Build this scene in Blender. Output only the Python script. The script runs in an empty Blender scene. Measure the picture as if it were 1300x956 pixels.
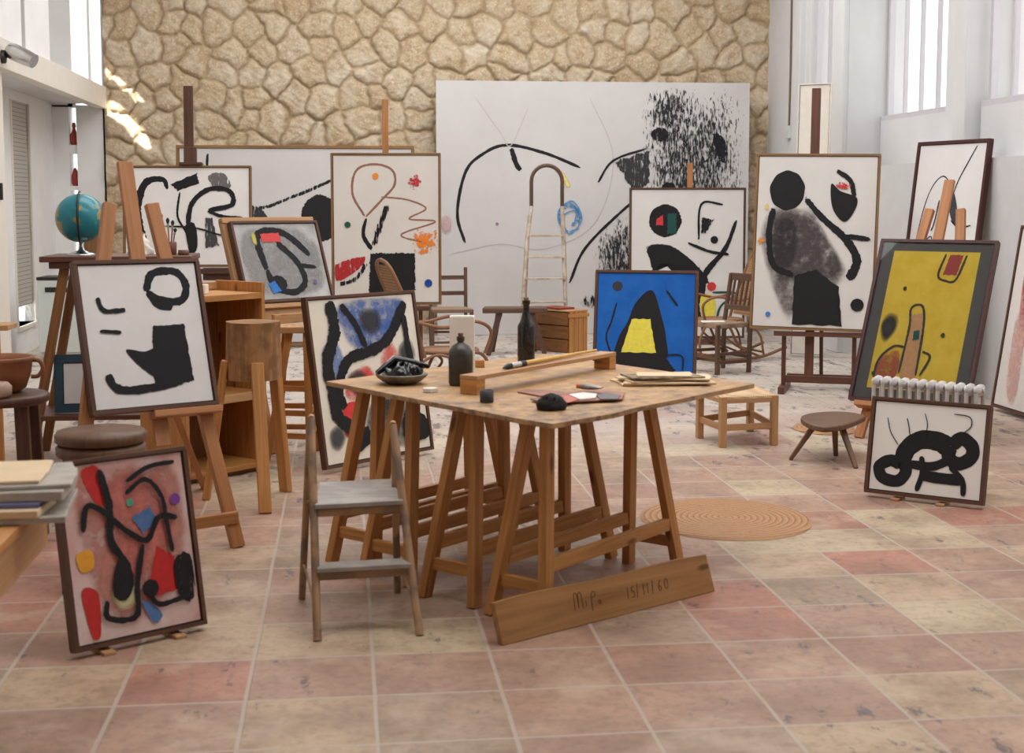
import bpy, math, random
import numpy as np
from mathutils import Vector, Matrix, noise as mnoise

rnd = random.Random(7)
SC = bpy.context.scene
COL = SC.collection
pi = math.pi
R = math.radians

# ------------------------------------------------------------------ camera numbers (1300 x 956)
FPX = 1780.0; CX, CY = 650.0, 433.0; EYE = 1.6
PHI = math.atan(176 / FPX); TH = math.atan(213 / FPX * math.cos(PHI))
CAM = Vector((0, 0, EYE))
FW = Vector((math.sin(TH) * math.cos(PHI), math.cos(TH) * math.cos(PHI), -math.sin(PHI)))
RT = Vector((math.cos(TH), -math.sin(TH), 0)); UP = RT.cross(FW)
def ray(x, y): return FW + RT * ((x - CX) / FPX) - UP * ((y - CY) / FPX)
def flo(x, y, z=0.0):
    r = ray(x, y); return CAM + r * ((z - EYE) / r.z)
def atY(x, y, Y):
    r = ray(x, y); return CAM + r * (Y / r.y)
def atX(x, y, X):
    r = ray(x, y); return CAM + r * (X / r.x)

# ------------------------------------------------------------------ materials
def L(r, g, b):
    f = lambda c: (c / 255 / 12.92) if c <= 10 else ((c / 255 + .055) / 1.055) ** 2.4
    return (f(r), f(g), f(b), 1)
MATS = {}
class NT:
    def __init__(s, name):
        s.m = bpy.data.materials.new(name); s.m.use_nodes = True
        s.t = s.m.node_tree; s.n = s.t.nodes; s.l = s.t.links
        s.b = s.n['Principled BSDF']
    def add(s, typ, **kw):
        n = s.n.new(typ)
        for k, v in kw.items():
            if k.startswith('i_'):
                k2 = k[2:]
                n.inputs[int(k2) if k2.isdigit() else k2].default_value = v
            else: setattr(n, k, v)
        return n
    def link(s, a, b): s.l.new(a, b)
    def ramp(s, fac, stops, interp='LINEAR'):
        r = s.n.new('ShaderNodeValToRGB'); r.color_ramp.interpolation = interp
        e = r.color_ramp.elements
        while len(e) < len(stops): e.new(.5)
        for i, (p, c) in enumerate(stops): e[i].position = p; e[i].color = c
        s.link(fac, r.inputs[0]); return r.outputs[0]
    def math(s, op, a, b=None, c=None, clamp=False):
        m = s.n.new('ShaderNodeMath'); m.operation = op; m.use_clamp = clamp
        for i, v in enumerate((a, b, c)):
            if v is None: continue
            if isinstance(v, (int, float)): m.inputs[i].default_value = v
            else: s.link(v, m.inputs[i])
        return m.outputs[0]
    def mix(s, fac, a, b, blend='MIX'):
        m = s.n.new('ShaderNodeMix'); m.data_type = 'RGBA'; m.blend_type = blend
        for i, v in ((0, fac), (6, a), (7, b)):
            if isinstance(v, (int, float, tuple)): m.inputs[i].default_value = v
            else: s.link(v, m.inputs[i])
        return m.outputs[2]
    def bump(s, h, strength=.3, dist=.01):
        b = s.add('ShaderNodeBump', i_Strength=strength, i_Distance=dist)
        s.link(h, b.inputs['Height']); s.link(b.outputs[0], s.b.inputs['Normal'])
def set_b(t, color=None, rough=.6, metal=0, spec=.5):
    if color is not None: t.b.inputs['Base Color'].default_value = color
    t.b.inputs['Roughness'].default_value = rough; t.b.inputs['Metallic'].default_value = metal
    t.b.inputs['Specular IOR Level'].default_value = spec
def wood(name, light, dark, knots=True, rough=.55, scale=1.0, spec=.35, mottled=0.0, paint=None):
    t = NT(name)
    uv = t.add('ShaderNodeTexCoord')
    mp = t.add('ShaderNodeMapping'); mp.inputs['Scale'].default_value = (1.3 * scale, 26 * scale, 26)
    t.link(uv.outputs['UV'], mp.inputs[0])
    n1 = t.add('ShaderNodeTexNoise', i_Scale=1.6, i_Detail=6.0, i_Roughness=.62, i_Distortion=.6); t.link(mp.outputs[0], n1.inputs[0])
    n2 = t.add('ShaderNodeTexNoise', i_Scale=1.2, i_Detail=2.0); t.link(uv.outputs['UV'], n2.inputs[0])
    f = t.math('ADD', t.math('MULTIPLY', n1.outputs[0], .75), t.math('MULTIPLY', n2.outputs[0], .35))
    c = t.ramp(f, [(.30, dark), (.72, light)])
    if knots:
        mk = t.add('ShaderNodeMapping'); mk.inputs['Scale'].default_value = (3.0, 9.0, 1)
        t.link(uv.outputs['UV'], mk.inputs[0])
        v = t.add('ShaderNodeTexVoronoi', i_Scale=1.0); v.feature = 'F1'; t.link(mk.outputs[0], v.inputs[0])
        kf = t.ramp(v.outputs[0], [(.07, (1, 1, 1, 1)), (.15, (0, 0, 0, 1))])
        c = t.mix(t.math('MULTIPLY', kf, .75), c, tuple(x * .3 for x in dark[:3]) + (1,))
    if mottled:
        n3 = t.add('ShaderNodeTexNoise', i_Scale=9.0, i_Detail=4.0); t.link(uv.outputs['UV'], n3.inputs[0])
        mf = t.ramp(n3.outputs[0], [(.45, (0, 0, 0, 1)), (.58, (1, 1, 1, 1))])
        c = t.mix(t.math('MULTIPLY', mf, mottled), c, paint or L(120, 105, 90))
    t.link(c, t.b.inputs['Base Color']); set_b(t, None, rough, 0, spec)
    t.bump(n1.outputs[0], .25, .002)
    return t.m
def plain(name, c, rough=.6, metal=0, var=.12, scale=8, bump=.1, spec=.5):
    t = NT(name); tc = t.add('ShaderNodeTexCoord')
    n = t.add('ShaderNodeTexNoise', i_Scale=float(scale), i_Detail=5.0); t.link(tc.outputs['Object'], n.inputs[0])
    d = tuple(x * (1 - var * 1.6) for x in c[:3]) + (1,); u = tuple(min(1, x * (1 + var)) for x in c[:3]) + (1,)
    t.link(t.ramp(n.outputs[0], [(.3, d), (.7, u)]), t.b.inputs['Base Color'])
    set_b(t, None, rough, metal, spec)
    if bump: t.bump(n.outputs[0], bump, .004)
    return t.m

M = {}
M['easel'] = wood('orange_beech', L(190, 132, 86), L(150, 98, 58), knots=False, rough=.5)
M['pine'] = wood('oiled_pine', L(204, 146, 84), L(146, 94, 48))
M['pine_dark'] = wood('aged_pine', L(146, 100, 58), L(98, 60, 32))
M['pine_pale'] = wood('pale_pine', L(196, 152, 108), L(158, 114, 74))
M['board'] = wood('worn_board', L(198, 158, 110), L(160, 118, 76), knots=True, mottled=.45, paint=L(132, 108, 88))
def grime(m):
    nt = m.node_tree; b = nt.nodes['Principled BSDF']; src = b.inputs['Base Color'].links[0].from_socket
    t = NT.__new__(NT); t.m = m; t.t = nt; t.n = nt.nodes; t.l = nt.links; t.b = b
    tc = t.add('ShaderNodeTexCoord'); s_ = t.add('ShaderNodeSeparateXYZ'); t.link(tc.outputs['Object'], s_.inputs[0])
    n = t.add('ShaderNodeTexNoise', i_Scale=11.0, i_Detail=8.0, i_Roughness=.75); t.link(tc.outputs['Object'], n.inputs[0])
    n2 = t.add('ShaderNodeTexNoise', i_Scale=2.4, i_Detail=2.0); t.link(tc.outputs['Object'], n2.inputs[0])
    near = t.add('ShaderNodeMapRange', i_1=.1, i_2=-1.0); t.link(s_.outputs[1], near.inputs[0])
    f = t.math('ADD', n.outputs[0], t.math('ADD', t.math('MULTIPLY', near.outputs[0], .16), t.math('MULTIPLY', n2.outputs[0], .18)))
    k = t.ramp(f, [(.68, (0, 0, 0, 1)), (.82, (1, 1, 1, 1))])
    c = t.mix(t.math('MULTIPLY', k, .75), src, L(70, 60, 58))
    n3 = t.add('ShaderNodeTexNoise', i_Scale=6.0, i_Detail=5.0); t.link(tc.outputs['Object'], n3.inputs[0])
    c = t.mix(t.math('MULTIPLY', t.ramp(n3.outputs[0], [(.66, (0, 0, 0, 1)), (.7, (1, 1, 1, 1))]), .5), c, L(190, 96, 80))
    t.link(c, b.inputs['Base Color'])
grime(M['board'])
M['walnut'] = wood('dark_walnut', L(98, 66, 50), L(58, 36, 28), knots=False, rough=.45)
M['maroon'] = wood('maroon_wood', L(112, 72, 56), L(68, 42, 34), knots=False, rough=.4)
M['frame'] = wood('frame_wood', L(104, 70, 52), L(66, 42, 32), knots=False, rough=.5)
M['frame_gold'] = wood('frame_gold_wood', L(150, 112, 70), L(104, 72, 42), knots=False, rough=.5)
M['frame_maroon'] = wood('frame_maroon_wood', L(84, 46, 44), L(52, 26, 28), knots=False, rough=.35)
M['liner'] = plain('dark_liner', L(40, 30, 28), .7)
M['log'] = wood('log_wood', L(182, 134, 88), L(104, 66, 38), rough=.75, mottled=.6, paint=L(104, 74, 46), scale=.8)
M['rocker'] = wood('bentwood', L(150, 108, 76), L(104, 70, 46), knots=False)
M['chair_dark'] = wood('chair_wood', L(112, 84, 66), L(68, 48, 38), knots=False)
M['stool_brown'] = wood('stool_brown', L(122, 90, 68), L(80, 54, 40), knots=False, rough=.45)
M['greywood'] = wood('weathered_wood', L(184, 148, 112), L(138, 104, 74), knots=False, mottled=.75, paint=L(104, 90, 80))
M['ladder_paint'] = wood('chipped_white', L(216, 206, 190), L(180, 160, 138), knots=False, mottled=.45, paint=L(134, 100, 72))
M['step_paint'] = wood('spattered_step', L(160, 152, 144), L(134, 126, 118), knots=False, mottled=.3, paint=L(196, 188, 178))
M['white'] = plain('white_plaster', L(236, 234, 232), .85, var=.03, scale=3, bump=.12)
M['win'] = plain('window_paint', L(204, 200, 204), .5, var=.02, bump=0)
M['white_r'] = plain('white_plaster_right', L(218, 217, 217), .85, var=.03, scale=2, bump=.1)
M['cream'] = plain('cream_paint', L(226, 218, 206), .6, var=.02, bump=0)
M['greywall'] = plain('grey_wall', L(196, 190, 186), .8, var=.03, bump=.05)
M['soffit'] = plain('soffit', L(214, 212, 212), .8, var=.02, bump=0)
M['shutter'] = None
M['black'] = plain('black_matte', L(24, 22, 24), .5, var=.2, bump=0)
M['blackgloss'] = plain('black_wet_paint', L(14, 13, 15), .12, var=.2, scale=20, bump=.5)
M['chrome'] = plain('chrome', L(200, 200, 200), .25, 1, var=.05, bump=0)
M['darkmetal'] = plain('dark_metal', L(60, 55, 52), .45, .6, bump=0)
M['radiator'] = plain('radiator_paint', L(206, 200, 196), .45, var=.12, scale=14, bump=.1)
M['enamel'] = plain('white_enamel', L(214, 220, 214), .35, var=.02, bump=0)
M['terracotta'] = plain('terracotta', L(150, 96, 62), .7, var=.15)
M['card'] = plain('white_card', L(232, 224, 212), .8, var=.04)
M['papertan'] = plain('paper_tan', L(222, 196, 160), .85, var=.05)
M['papergrey'] = plain('paper_grey', L(176, 168, 156), .85, var=.14, scale=14)
M['paperdirty'] = plain('paper_dirty', L(150, 130, 104), .85, var=.5, scale=22)
M['paperblue'] = plain('paper_blue', L(112, 112, 150), .8, var=.05)
M['yellow'] = plain('yellow_tape', L(230, 214, 110), .6, var=.05)
M['teal'] = plain('teal_paint', L(34, 66, 82), .6, var=.1)
M['red'] = plain('red_book', L(140, 60, 48), .6)
M['canvasback'] = plain('raw_canvas', L(196, 184, 164), .9, var=.05)

def mat_cane(name, c1, c2, s=70):
    t = NT(name); tc = t.add('ShaderNodeTexCoord')
    w1 = t.add('ShaderNodeTexWave', i_Scale=float(s)); w1.bands_direction = 'X'; t.link(tc.outputs['Object'], w1.inputs[0])
    w2 = t.add('ShaderNodeTexWave', i_Scale=float(s)); w2.bands_direction = 'Z'; t.link(tc.outputs['Object'], w2.inputs[0])
    w3 = t.add('ShaderNodeTexWave', i_Scale=float(s)); w3.bands_direction = 'Y'; t.link(tc.outputs['Object'], w3.inputs[0])
    f = t.math('MULTIPLY', t.math('ADD', t.math('ADD', w1.outputs[0], w2.outputs[0]), w3.outputs[0]), .33)
    t.link(t.ramp(f, [(.25, c1), (.6, c2)]), t.b.inputs['Base Color']); set_b(t, None, .75)
    t.bump(f, .5, .003); return t.m
M['cane'] = mat_cane('cane_weave', L(96, 66, 44), L(170, 128, 90), 34)
M['rush'] = mat_cane('rush_weave', L(168, 134, 96), L(214, 182, 142), 22)
M['rush_dark'] = mat_cane('rush_weave_dark', L(104, 82, 64), L(158, 130, 104), 22)
M['rushline'] = mat_cane('mat_weave', L(176, 146, 108), L(206, 178, 140), 18)

def mat_rug():
    t = NT('coiled_rug'); tc = t.add('ShaderNodeTexCoord')
    s = t.add('ShaderNodeSeparateXYZ'); t.link(tc.outputs['Object'], s.inputs[0])
    r = t.math('SQRT', t.math('ADD', t.math('MULTIPLY', s.outputs[0], s.outputs[0]), t.math('MULTIPLY', s.outputs[1], s.outputs[1])))
    rr = t.math('FRACT', t.math('MULTIPLY', r, 32.0))
    n = t.add('ShaderNodeTexNoise', i_Scale=60.0, i_Detail=3.0); t.link(tc.outputs['Object'], n.inputs[0])
    f = t.math('ADD', t.math('MULTIPLY', rr, .6), t.math('MULTIPLY', n.outputs[0], .5))
    t.link(t.ramp(f, [(.15, L(118, 82, 56)), (.5, L(168, 124, 86)), (.9, L(186, 144, 104))]), t.b.inputs['Base Color'])
    set_b(t, None, .85); t.bump(rr, .6, .006); return t.m
M['rug'] = mat_rug()
def mat_shutter():
    t = NT('roller_shutter'); tc = t.add('ShaderNodeTexCoord')
    s = t.add('ShaderNodeSeparateXYZ'); t.link(tc.outputs['Object'], s.inputs[0])
    f = t.math('FRACT', t.math('MULTIPLY', s.outputs[2], 22.0))
    t.link(t.ramp(f, [(.08, L(130, 124, 116)), (.25, L(186, 180, 172))]), t.b.inputs['Base Color'])
    set_b(t, None, .6); t.bump(f, .5, .01); return t.m
M['shutter'] = mat_shutter()
def mat_globe():
    t = NT('globe_map'); tc = t.add('ShaderNodeTexCoord')
    n = t.add('ShaderNodeTexNoise', i_Scale=7.5, i_Detail=5.0, i_Roughness=.5); t.link(tc.outputs['Object'], n.inputs[0])
    n2 = t.add('ShaderNodeTexNoise', i_Scale=16.0, i_Detail=3.0); t.link(tc.outputs['Object'], n2.inputs[0])
    land = t.mix(n2.outputs[0], L(190, 160, 100), L(120, 120, 60))
    sea = t.mix(n2.outputs[0], L(16, 100, 116), L(40, 142, 152))
    k = t.ramp(n.outputs[0], [(.545, (0, 0, 0, 1)), (.56, (1, 1, 1, 1))])
    t.link(t.mix(k, sea, land), t.b.inputs['Base Color']); set_b(t, None, .3); return t.m
M['globe'] = mat_globe()
def mat_glass(name, col, trans=1.0, rough=.05):
    t = NT(name); set_b(t, col, rough); t.b.inputs['Transmission Weight'].default_value = trans
    return t.m
M['bottle'] = plain('dark_bottle_glass', L(38, 34, 32), .12, var=.3, scale=25, bump=0)
M['bottle2'] = plain('dusty_bottle_glass', L(66, 62, 52), .35, var=.35, scale=18, bump=0)
def mat_pane():
    t = NT('picture_glass')
    for l in list(t.b.outputs[0].links): t.l.remove(l)
    tr = t.add('ShaderNodeBsdfTransparent'); gl = t.add('ShaderNodeBsdfGlossy', i_Roughness=.02)
    mx = t.add('ShaderNodeMixShader'); fr = t.add('ShaderNodeFresnel', i_IOR=1.45)
    t.link(fr.outputs[0], mx.inputs[0]); t.link(tr.outputs[0], mx.inputs[1]); t.link(gl.outputs[0], mx.inputs[2])
    t.link(mx.outputs[0], t.n['Material Output'].inputs[0]); return t.m
M['pane'] = mat_pane()
M['sky'] = None

_pc = {}
def paint(col, mode='crisp'):
    k = (col, mode)
    if k in _pc: return _pc[k]
    t = NT('paint_%s' % mode); c = L(*col)
    tc = t.add('ShaderNodeTexCoord')
    n = t.add('ShaderNodeTexNoise', i_Scale=30.0, i_Detail=4.0); t.link(tc.outputs['Object'], n.inputs[0])
    set_b(t, None, .7, 0, .3)
    t.link(t.mix(n.outputs[0], tuple(x * .8 for x in c[:3]) + (1,), tuple(min(1, x * 1.2 + .004) for x in c[:3]) + (1,)), t.b.inputs['Base Color'])
    if mode != 'crisp':
        at = t.add('ShaderNodeAttribute'); at.attribute_name = 'a'
        a = at.outputs['Fac']
        if mode == 'rough':
            n2 = t.add('ShaderNodeTexNoise', i_Scale=55.0, i_Detail=5.0); t.link(tc.outputs['Object'], n2.inputs[0])
            al = t.math('GREATER_THAN', t.math('ADD', a, t.math('MULTIPLY', t.math('SUBTRACT', n2.outputs[0], .5), 1.3)), .22)
        elif mode in ('dry', 'scrape'):
            DRYA = .55 if mode == 'dry' else .46
            mp = t.add('ShaderNodeMapping'); mp.inputs['Scale'].default_value = (42, 42, 7) if mode == 'dry' else (60, 60, 13); t.link(tc.outputs['Object'], mp.inputs[0])
            n2 = t.add('ShaderNodeTexNoise', i_Scale=1.0, i_Detail=9.0, i_Roughness=.7); t.link(mp.outputs[0], n2.inputs[0])
            al = t.ramp(t.math('ADD', t.math('MULTIPLY', a, DRYA), t.math('MULTIPLY', t.math('SUBTRACT', n2.outputs[0], .5), 2.1)), [(.33, (0, 0, 0, 1)), (.42, (1, 1, 1, 1))])
        elif mode == 'spray':
            n2 = t.add('ShaderNodeTexNoise', i_Scale=38.0, i_Detail=5.0, i_Roughness=.7); t.link(tc.outputs['Object'], n2.inputs[0])
            al = t.math('GREATER_THAN', t.math('ADD', t.math('MULTIPLY', a, .22), n2.outputs[0]), .66)
        elif mode == 'soft':
            al = t.ramp(a, [(0, (0, 0, 0, 1)), (1, (.9, .9, .9, 1))], 'EASE')
        elif mode == 'wash':
            n2 = t.add('ShaderNodeTexNoise', i_Scale=7.0, i_Detail=6.0, i_Roughness=.65); t.link(tc.outputs['Object'], n2.inputs[0])
            al = t.math('MULTIPLY', t.ramp(a, [(0, (0, 0, 0, 1)), (.6, (1, 1, 1, 1))], 'EASE'), t.ramp(n2.outputs[0], [(.32, (.15, .15, .15, 1)), (.62, (.95, .95, .95, 1))]))
        t.link(al, t.b.inputs['Alpha'])
    _pc[k] = t.m; return t.m
_gc = {}
def ground(c1, c2, scale=4.0):
    k = (c1, c2, scale)
    if k in _gc: return _gc[k]
    t = NT('painted_ground'); tc = t.add('ShaderNodeTexCoord')
    n = t.add('ShaderNodeTexNoise', i_Scale=scale, i_Detail=7.0, i_Roughness=.65); t.link(tc.outputs['Object'], n.inputs[0])
    t.link(t.ramp(n.outputs[0], [(.32, L(*c1)), (.66, L(*c2))]), t.b.inputs['Base Color']); set_b(t, None, .8, 0, .25)
    _gc[k] = t.m; return t.m

# ------------------------------------------------------------------ mesh builder
class MB:
    def __init__(s): s.v = []; s.f = []; s.uv = []; s.mi = []; s.a = []; s.sm = []
    def face(s, pts, uvs=None, mi=0, a=None, sm=False):
        i0 = len(s.v); s.v += [tuple(p) for p in pts]; s.f.append(tuple(range(i0, i0 + len(pts))))
        s.uv.append(uvs or [(p[0], p[2]) for p in pts]); s.mi.append(mi); s.a += (a or [1.0] * len(pts)); s.sm.append(sm)
    def grid(s, rows, uvr=None, mi=0, a=None, closed=False, sm=True):
        """rows: list of rings (lists of points) of equal length, shared vertices"""
        i0 = len(s.v); n = len(rows[0]); ln = 0; o = rnd.random() * 9
        for ri, r in enumerate(rows):
            s.v += [tuple(p) for p in r]; s.a += (a[ri] if a else [1.0] * n)
        m = n if closed else n - 1
        vl = [0.0]
        for ri in range(1, len(rows)):
            vl.append(vl[-1] + (Vector(rows[ri][0]) - Vector(rows[ri - 1][0])).length)
        per = [0.0]
        for j in range(1, n + 1):
            per.append(per[-1] + (Vector(rows[len(rows) // 2][j % n]) - Vector(rows[len(rows) // 2][j - 1])).length)
        for ri in range(len(rows) - 1):
            for j in range(m):
                k = (j + 1) % n
                s.f.append((i0 + ri * n + j, i0 + ri * n + k, i0 + (ri + 1) * n + k, i0 + (ri + 1) * n + j))
                s.uv.append([(vl[ri] + o, per[j]), (vl[ri] + o, per[j + 1]), (vl[ri + 1] + o, per[j + 1]), (vl[ri + 1] + o, per[j])])
                s.mi.append(mi); s.sm.append(sm)
    def bar(s, p0, p1, w, d, up=None, mi=0, w1=None, d1=None):
        """rectangular bar from p0 to p1; w across, d along `up`"""
        p0, p1 = Vector(p0), Vector(p1); ax = p1 - p0; ln = ax.length; ax = ax / ln
        up = Vector(up) if up is not None else (Vector((0, 0, 1)) if abs(ax.z) < .9 else Vector((0, 1, 0)))
        sd = ax.cross(up).normalized(); u2 = sd.cross(ax).normalized()
        w1 = w if w1 is None else w1; d1 = d if d1 is None else d1
        c = []
        for p, ww, dd in ((p0, w, d), (p1, w1, d1)):
            c.append([p - sd * ww / 2 - u2 * dd / 2, p + sd * ww / 2 - u2 * dd / 2, p + sd * ww / 2 + u2 * dd / 2, p - sd * ww / 2 + u2 * dd / 2])
        o, q = rnd.random() * 9, rnd.random() * 9
        for j in range(4):
            k = (j + 1) % 4; t0 = q + j * .13; t1 = t0 + (w if j % 2 == 0 else d)
            s.face([c[0][k], c[0][j], c[1][j], c[1][k]], [(o, t1), (o, t0), (o + ln, t0), (o + ln, t1)], mi)
        s.face([c[0][0], c[0][1], c[0][2], c[0][3]], [(o, q), (o + w * .3, q), (o + w * .3, q + d), (o, q + d)], mi)
        s.face([c[1][3], c[1][2], c[1][1], c[1][0]], [(o, q), (o + w * .3, q), (o + w * .3, q + d), (o, q + d)], mi)
    def box(s, x0, x1, y0, y1, z0, z1, mi=0):
        X, Y, Z = abs(x1 - x0), abs(y1 - y0), abs(z1 - z0)
        xm, ym, zm = (x0 + x1) / 2, (y0 + y1) / 2, (z0 + z1) / 2
        if X >= Y and X >= Z: s.bar((x0, ym, zm), (x1, ym, zm), Y, Z, (0, 0, 1), mi)
        elif Y >= Z: s.bar((xm, y0, zm), (xm, y1, zm), X, Z, (0, 0, 1), mi)
        else: s.bar((xm, ym, z0), (xm, ym, z1), X, Y, (0, 1, 0), mi)
    def slab(s, poly, z0, z1, mi=0, grain=0.0):
        """vertical prism over a polygon (ccw)"""
        ca, sa = math.cos(grain), math.sin(grain); o = rnd.random() * 9
        uvf = lambda p: (p[0] * ca + p[1] * sa + o, -p[0] * sa + p[1] * ca)
        s.face([(x, y, z1) for x, y in poly], [uvf(p) for p in poly], mi)
        s.face([(x, y, z0) for x, y in reversed(poly)], [uvf(p) for p in reversed(poly)], mi)
        n = len(poly); ln = 0
        for i in range(n):
            a, b = poly[i], poly[(i + 1) % n]; e = math.dist(a, b)
            s.face([(a[0], a[1], z0), (b[0], b[1], z0), (b[0], b[1], z1), (a[0], a[1], z1)], [(ln, z0), (ln + e, z0), (ln + e, z1), (ln, z1)], mi); ln += e
    def lathe(s, prof, c=(0, 0, 0), n=24, mi=0, axis='z', sq=1.0):
        rows = []
        for r, h in prof:
            ring = []
            for j in range(n):
                t = 2 * pi * j / n; x, y = r * math.cos(t), r * math.sin(t) * sq
                ring.append((c[0] + x, c[1] + y, c[2] + h) if axis == 'z' else ((c[0] + h, c[1] + x, c[2] + y) if axis == 'x' else (c[0] + x, c[1] + h, c[2] + y)))
            rows.append(ring)
        s.grid(rows, mi=mi, closed=True)
        for rg, rv in ((rows[0], True), (rows[-1], False)):
            if prof[0 if rv else -1][0] > 1e-4:
                s.face(list(reversed(rg)) if rv else rg, None, mi)
    def tube(s, pts, r, n=8, mi=0, closed=False, cap=True):
        pts = [Vector(p) for p in pts]; N = len(pts); rows = []; u = None
        rr = r if isinstance(r, (list, tuple)) else [r] * N
        for i, p in enumerate(pts):
            if closed: t = (pts[(i + 1) % N] - pts[i - 1])
            else: t = pts[min(i + 1, N - 1)] - pts[max(i - 1, 0)]
            t.normalize()
            if u is None: u = t.orthogonal().normalized()
            u = (u - t * u.dot(t)).normalized(); w = t.cross(u)
            rows.append([p + (u * math.cos(2 * pi * j / n) + w * math.sin(2 * pi * j / n)) * rr[i] for j in range(n)])
        if closed: rows.append(rows[0])
        s.grid(rows, mi=mi, closed=True)
        if not closed and cap: s.face(list(reversed(rows[0])), None, mi); s.face(rows[-1], None, mi)
    def build(s, name, mats, parent=None, bevel=0, loc=None, merge=True):
        me = bpy.data.meshes.new(name); me.from_pydata(s.v, [], s.f)
        me.uv_layers.new(name='UVMap'); me.uv_layers[0].data.foreach_set('uv', [c for f in s.uv for p in f for c in p])
        me.polygons.foreach_set('material_index', s.mi); me.polygons.foreach_set('use_smooth', s.sm)
        if any(x != 1.0 for x in s.a):
            at = me.attributes.new('a', 'FLOAT', 'POINT'); at.data.foreach_set('value', s.a)
        for m in (mats if isinstance(mats, (list, tuple)) else [mats]): me.materials.append(m)
        me.update()
        o = bpy.data.objects.new(name, me); COL.objects.link(o)
        if parent: o.parent = parent
        if loc: o.location = loc
        if bevel:
            w = o.modifiers.new('weld', 'WELD'); w.merge_threshold = .0002
            b = o.modifiers.new('bevel', 'BEVEL'); b.width = bevel; b.segments = 2; b.limit_method = 'ANGLE'; b.angle_limit = R(40)
        return o
def tag(o, label=None, cat=None, group=None, kind=None):
    if label: o['label'] = label
    if cat: o['category'] = cat
    if group: o['group'] = group
    if kind: o['kind'] = kind
    return o
def root(name, label, cat, loc=(0, 0, 0), rz=0, group=None):
    o = bpy.data.objects.new(name, None); COL.objects.link(o); o.location = loc; o.rotation_euler = (0, 0, rz)
    o.empty_display_size = .1
    return tag(o, label, cat, group)
def spline(pts, n=8, closed=False):
    P = [Vector(p) for p in pts]; N = len(P); out = []
    rng = range(N) if closed else range(N - 1)
    for i in rng:
        p1, p2 = P[i], P[(i + 1) % N]
        p0 = P[i - 1] if (closed or i > 0) else p1 * 2 - p2
        p3 = P[(i + 2) % N] if (closed or i < N - 2) else p2 * 2 - p1
        for k in range(n):
            t = k / n
            out.append(.5 * ((2 * p1) + (p2 - p0) * t + (2 * p0 - 5 * p1 + 4 * p2 - p3) * t * t + (3 * p1 - p0 - 3 * p2 + p3) * t ** 3))
    if not closed: out.append(P[-1])
    return out
def localize(r, p):
    """world point into the frame of an unrotated root"""
    return Vector(p) - Vector(r.location)

# ------------------------------------------------------------------ room shell
XL, XF, XR, YB = -3.4, -2.77, 5.2, 17.2
ZC = 5.3; YN = -2.5
def struct(name, mb, mat, bevel=0): return tag(mb.build(name, mat, None, bevel), kind='structure')

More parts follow.
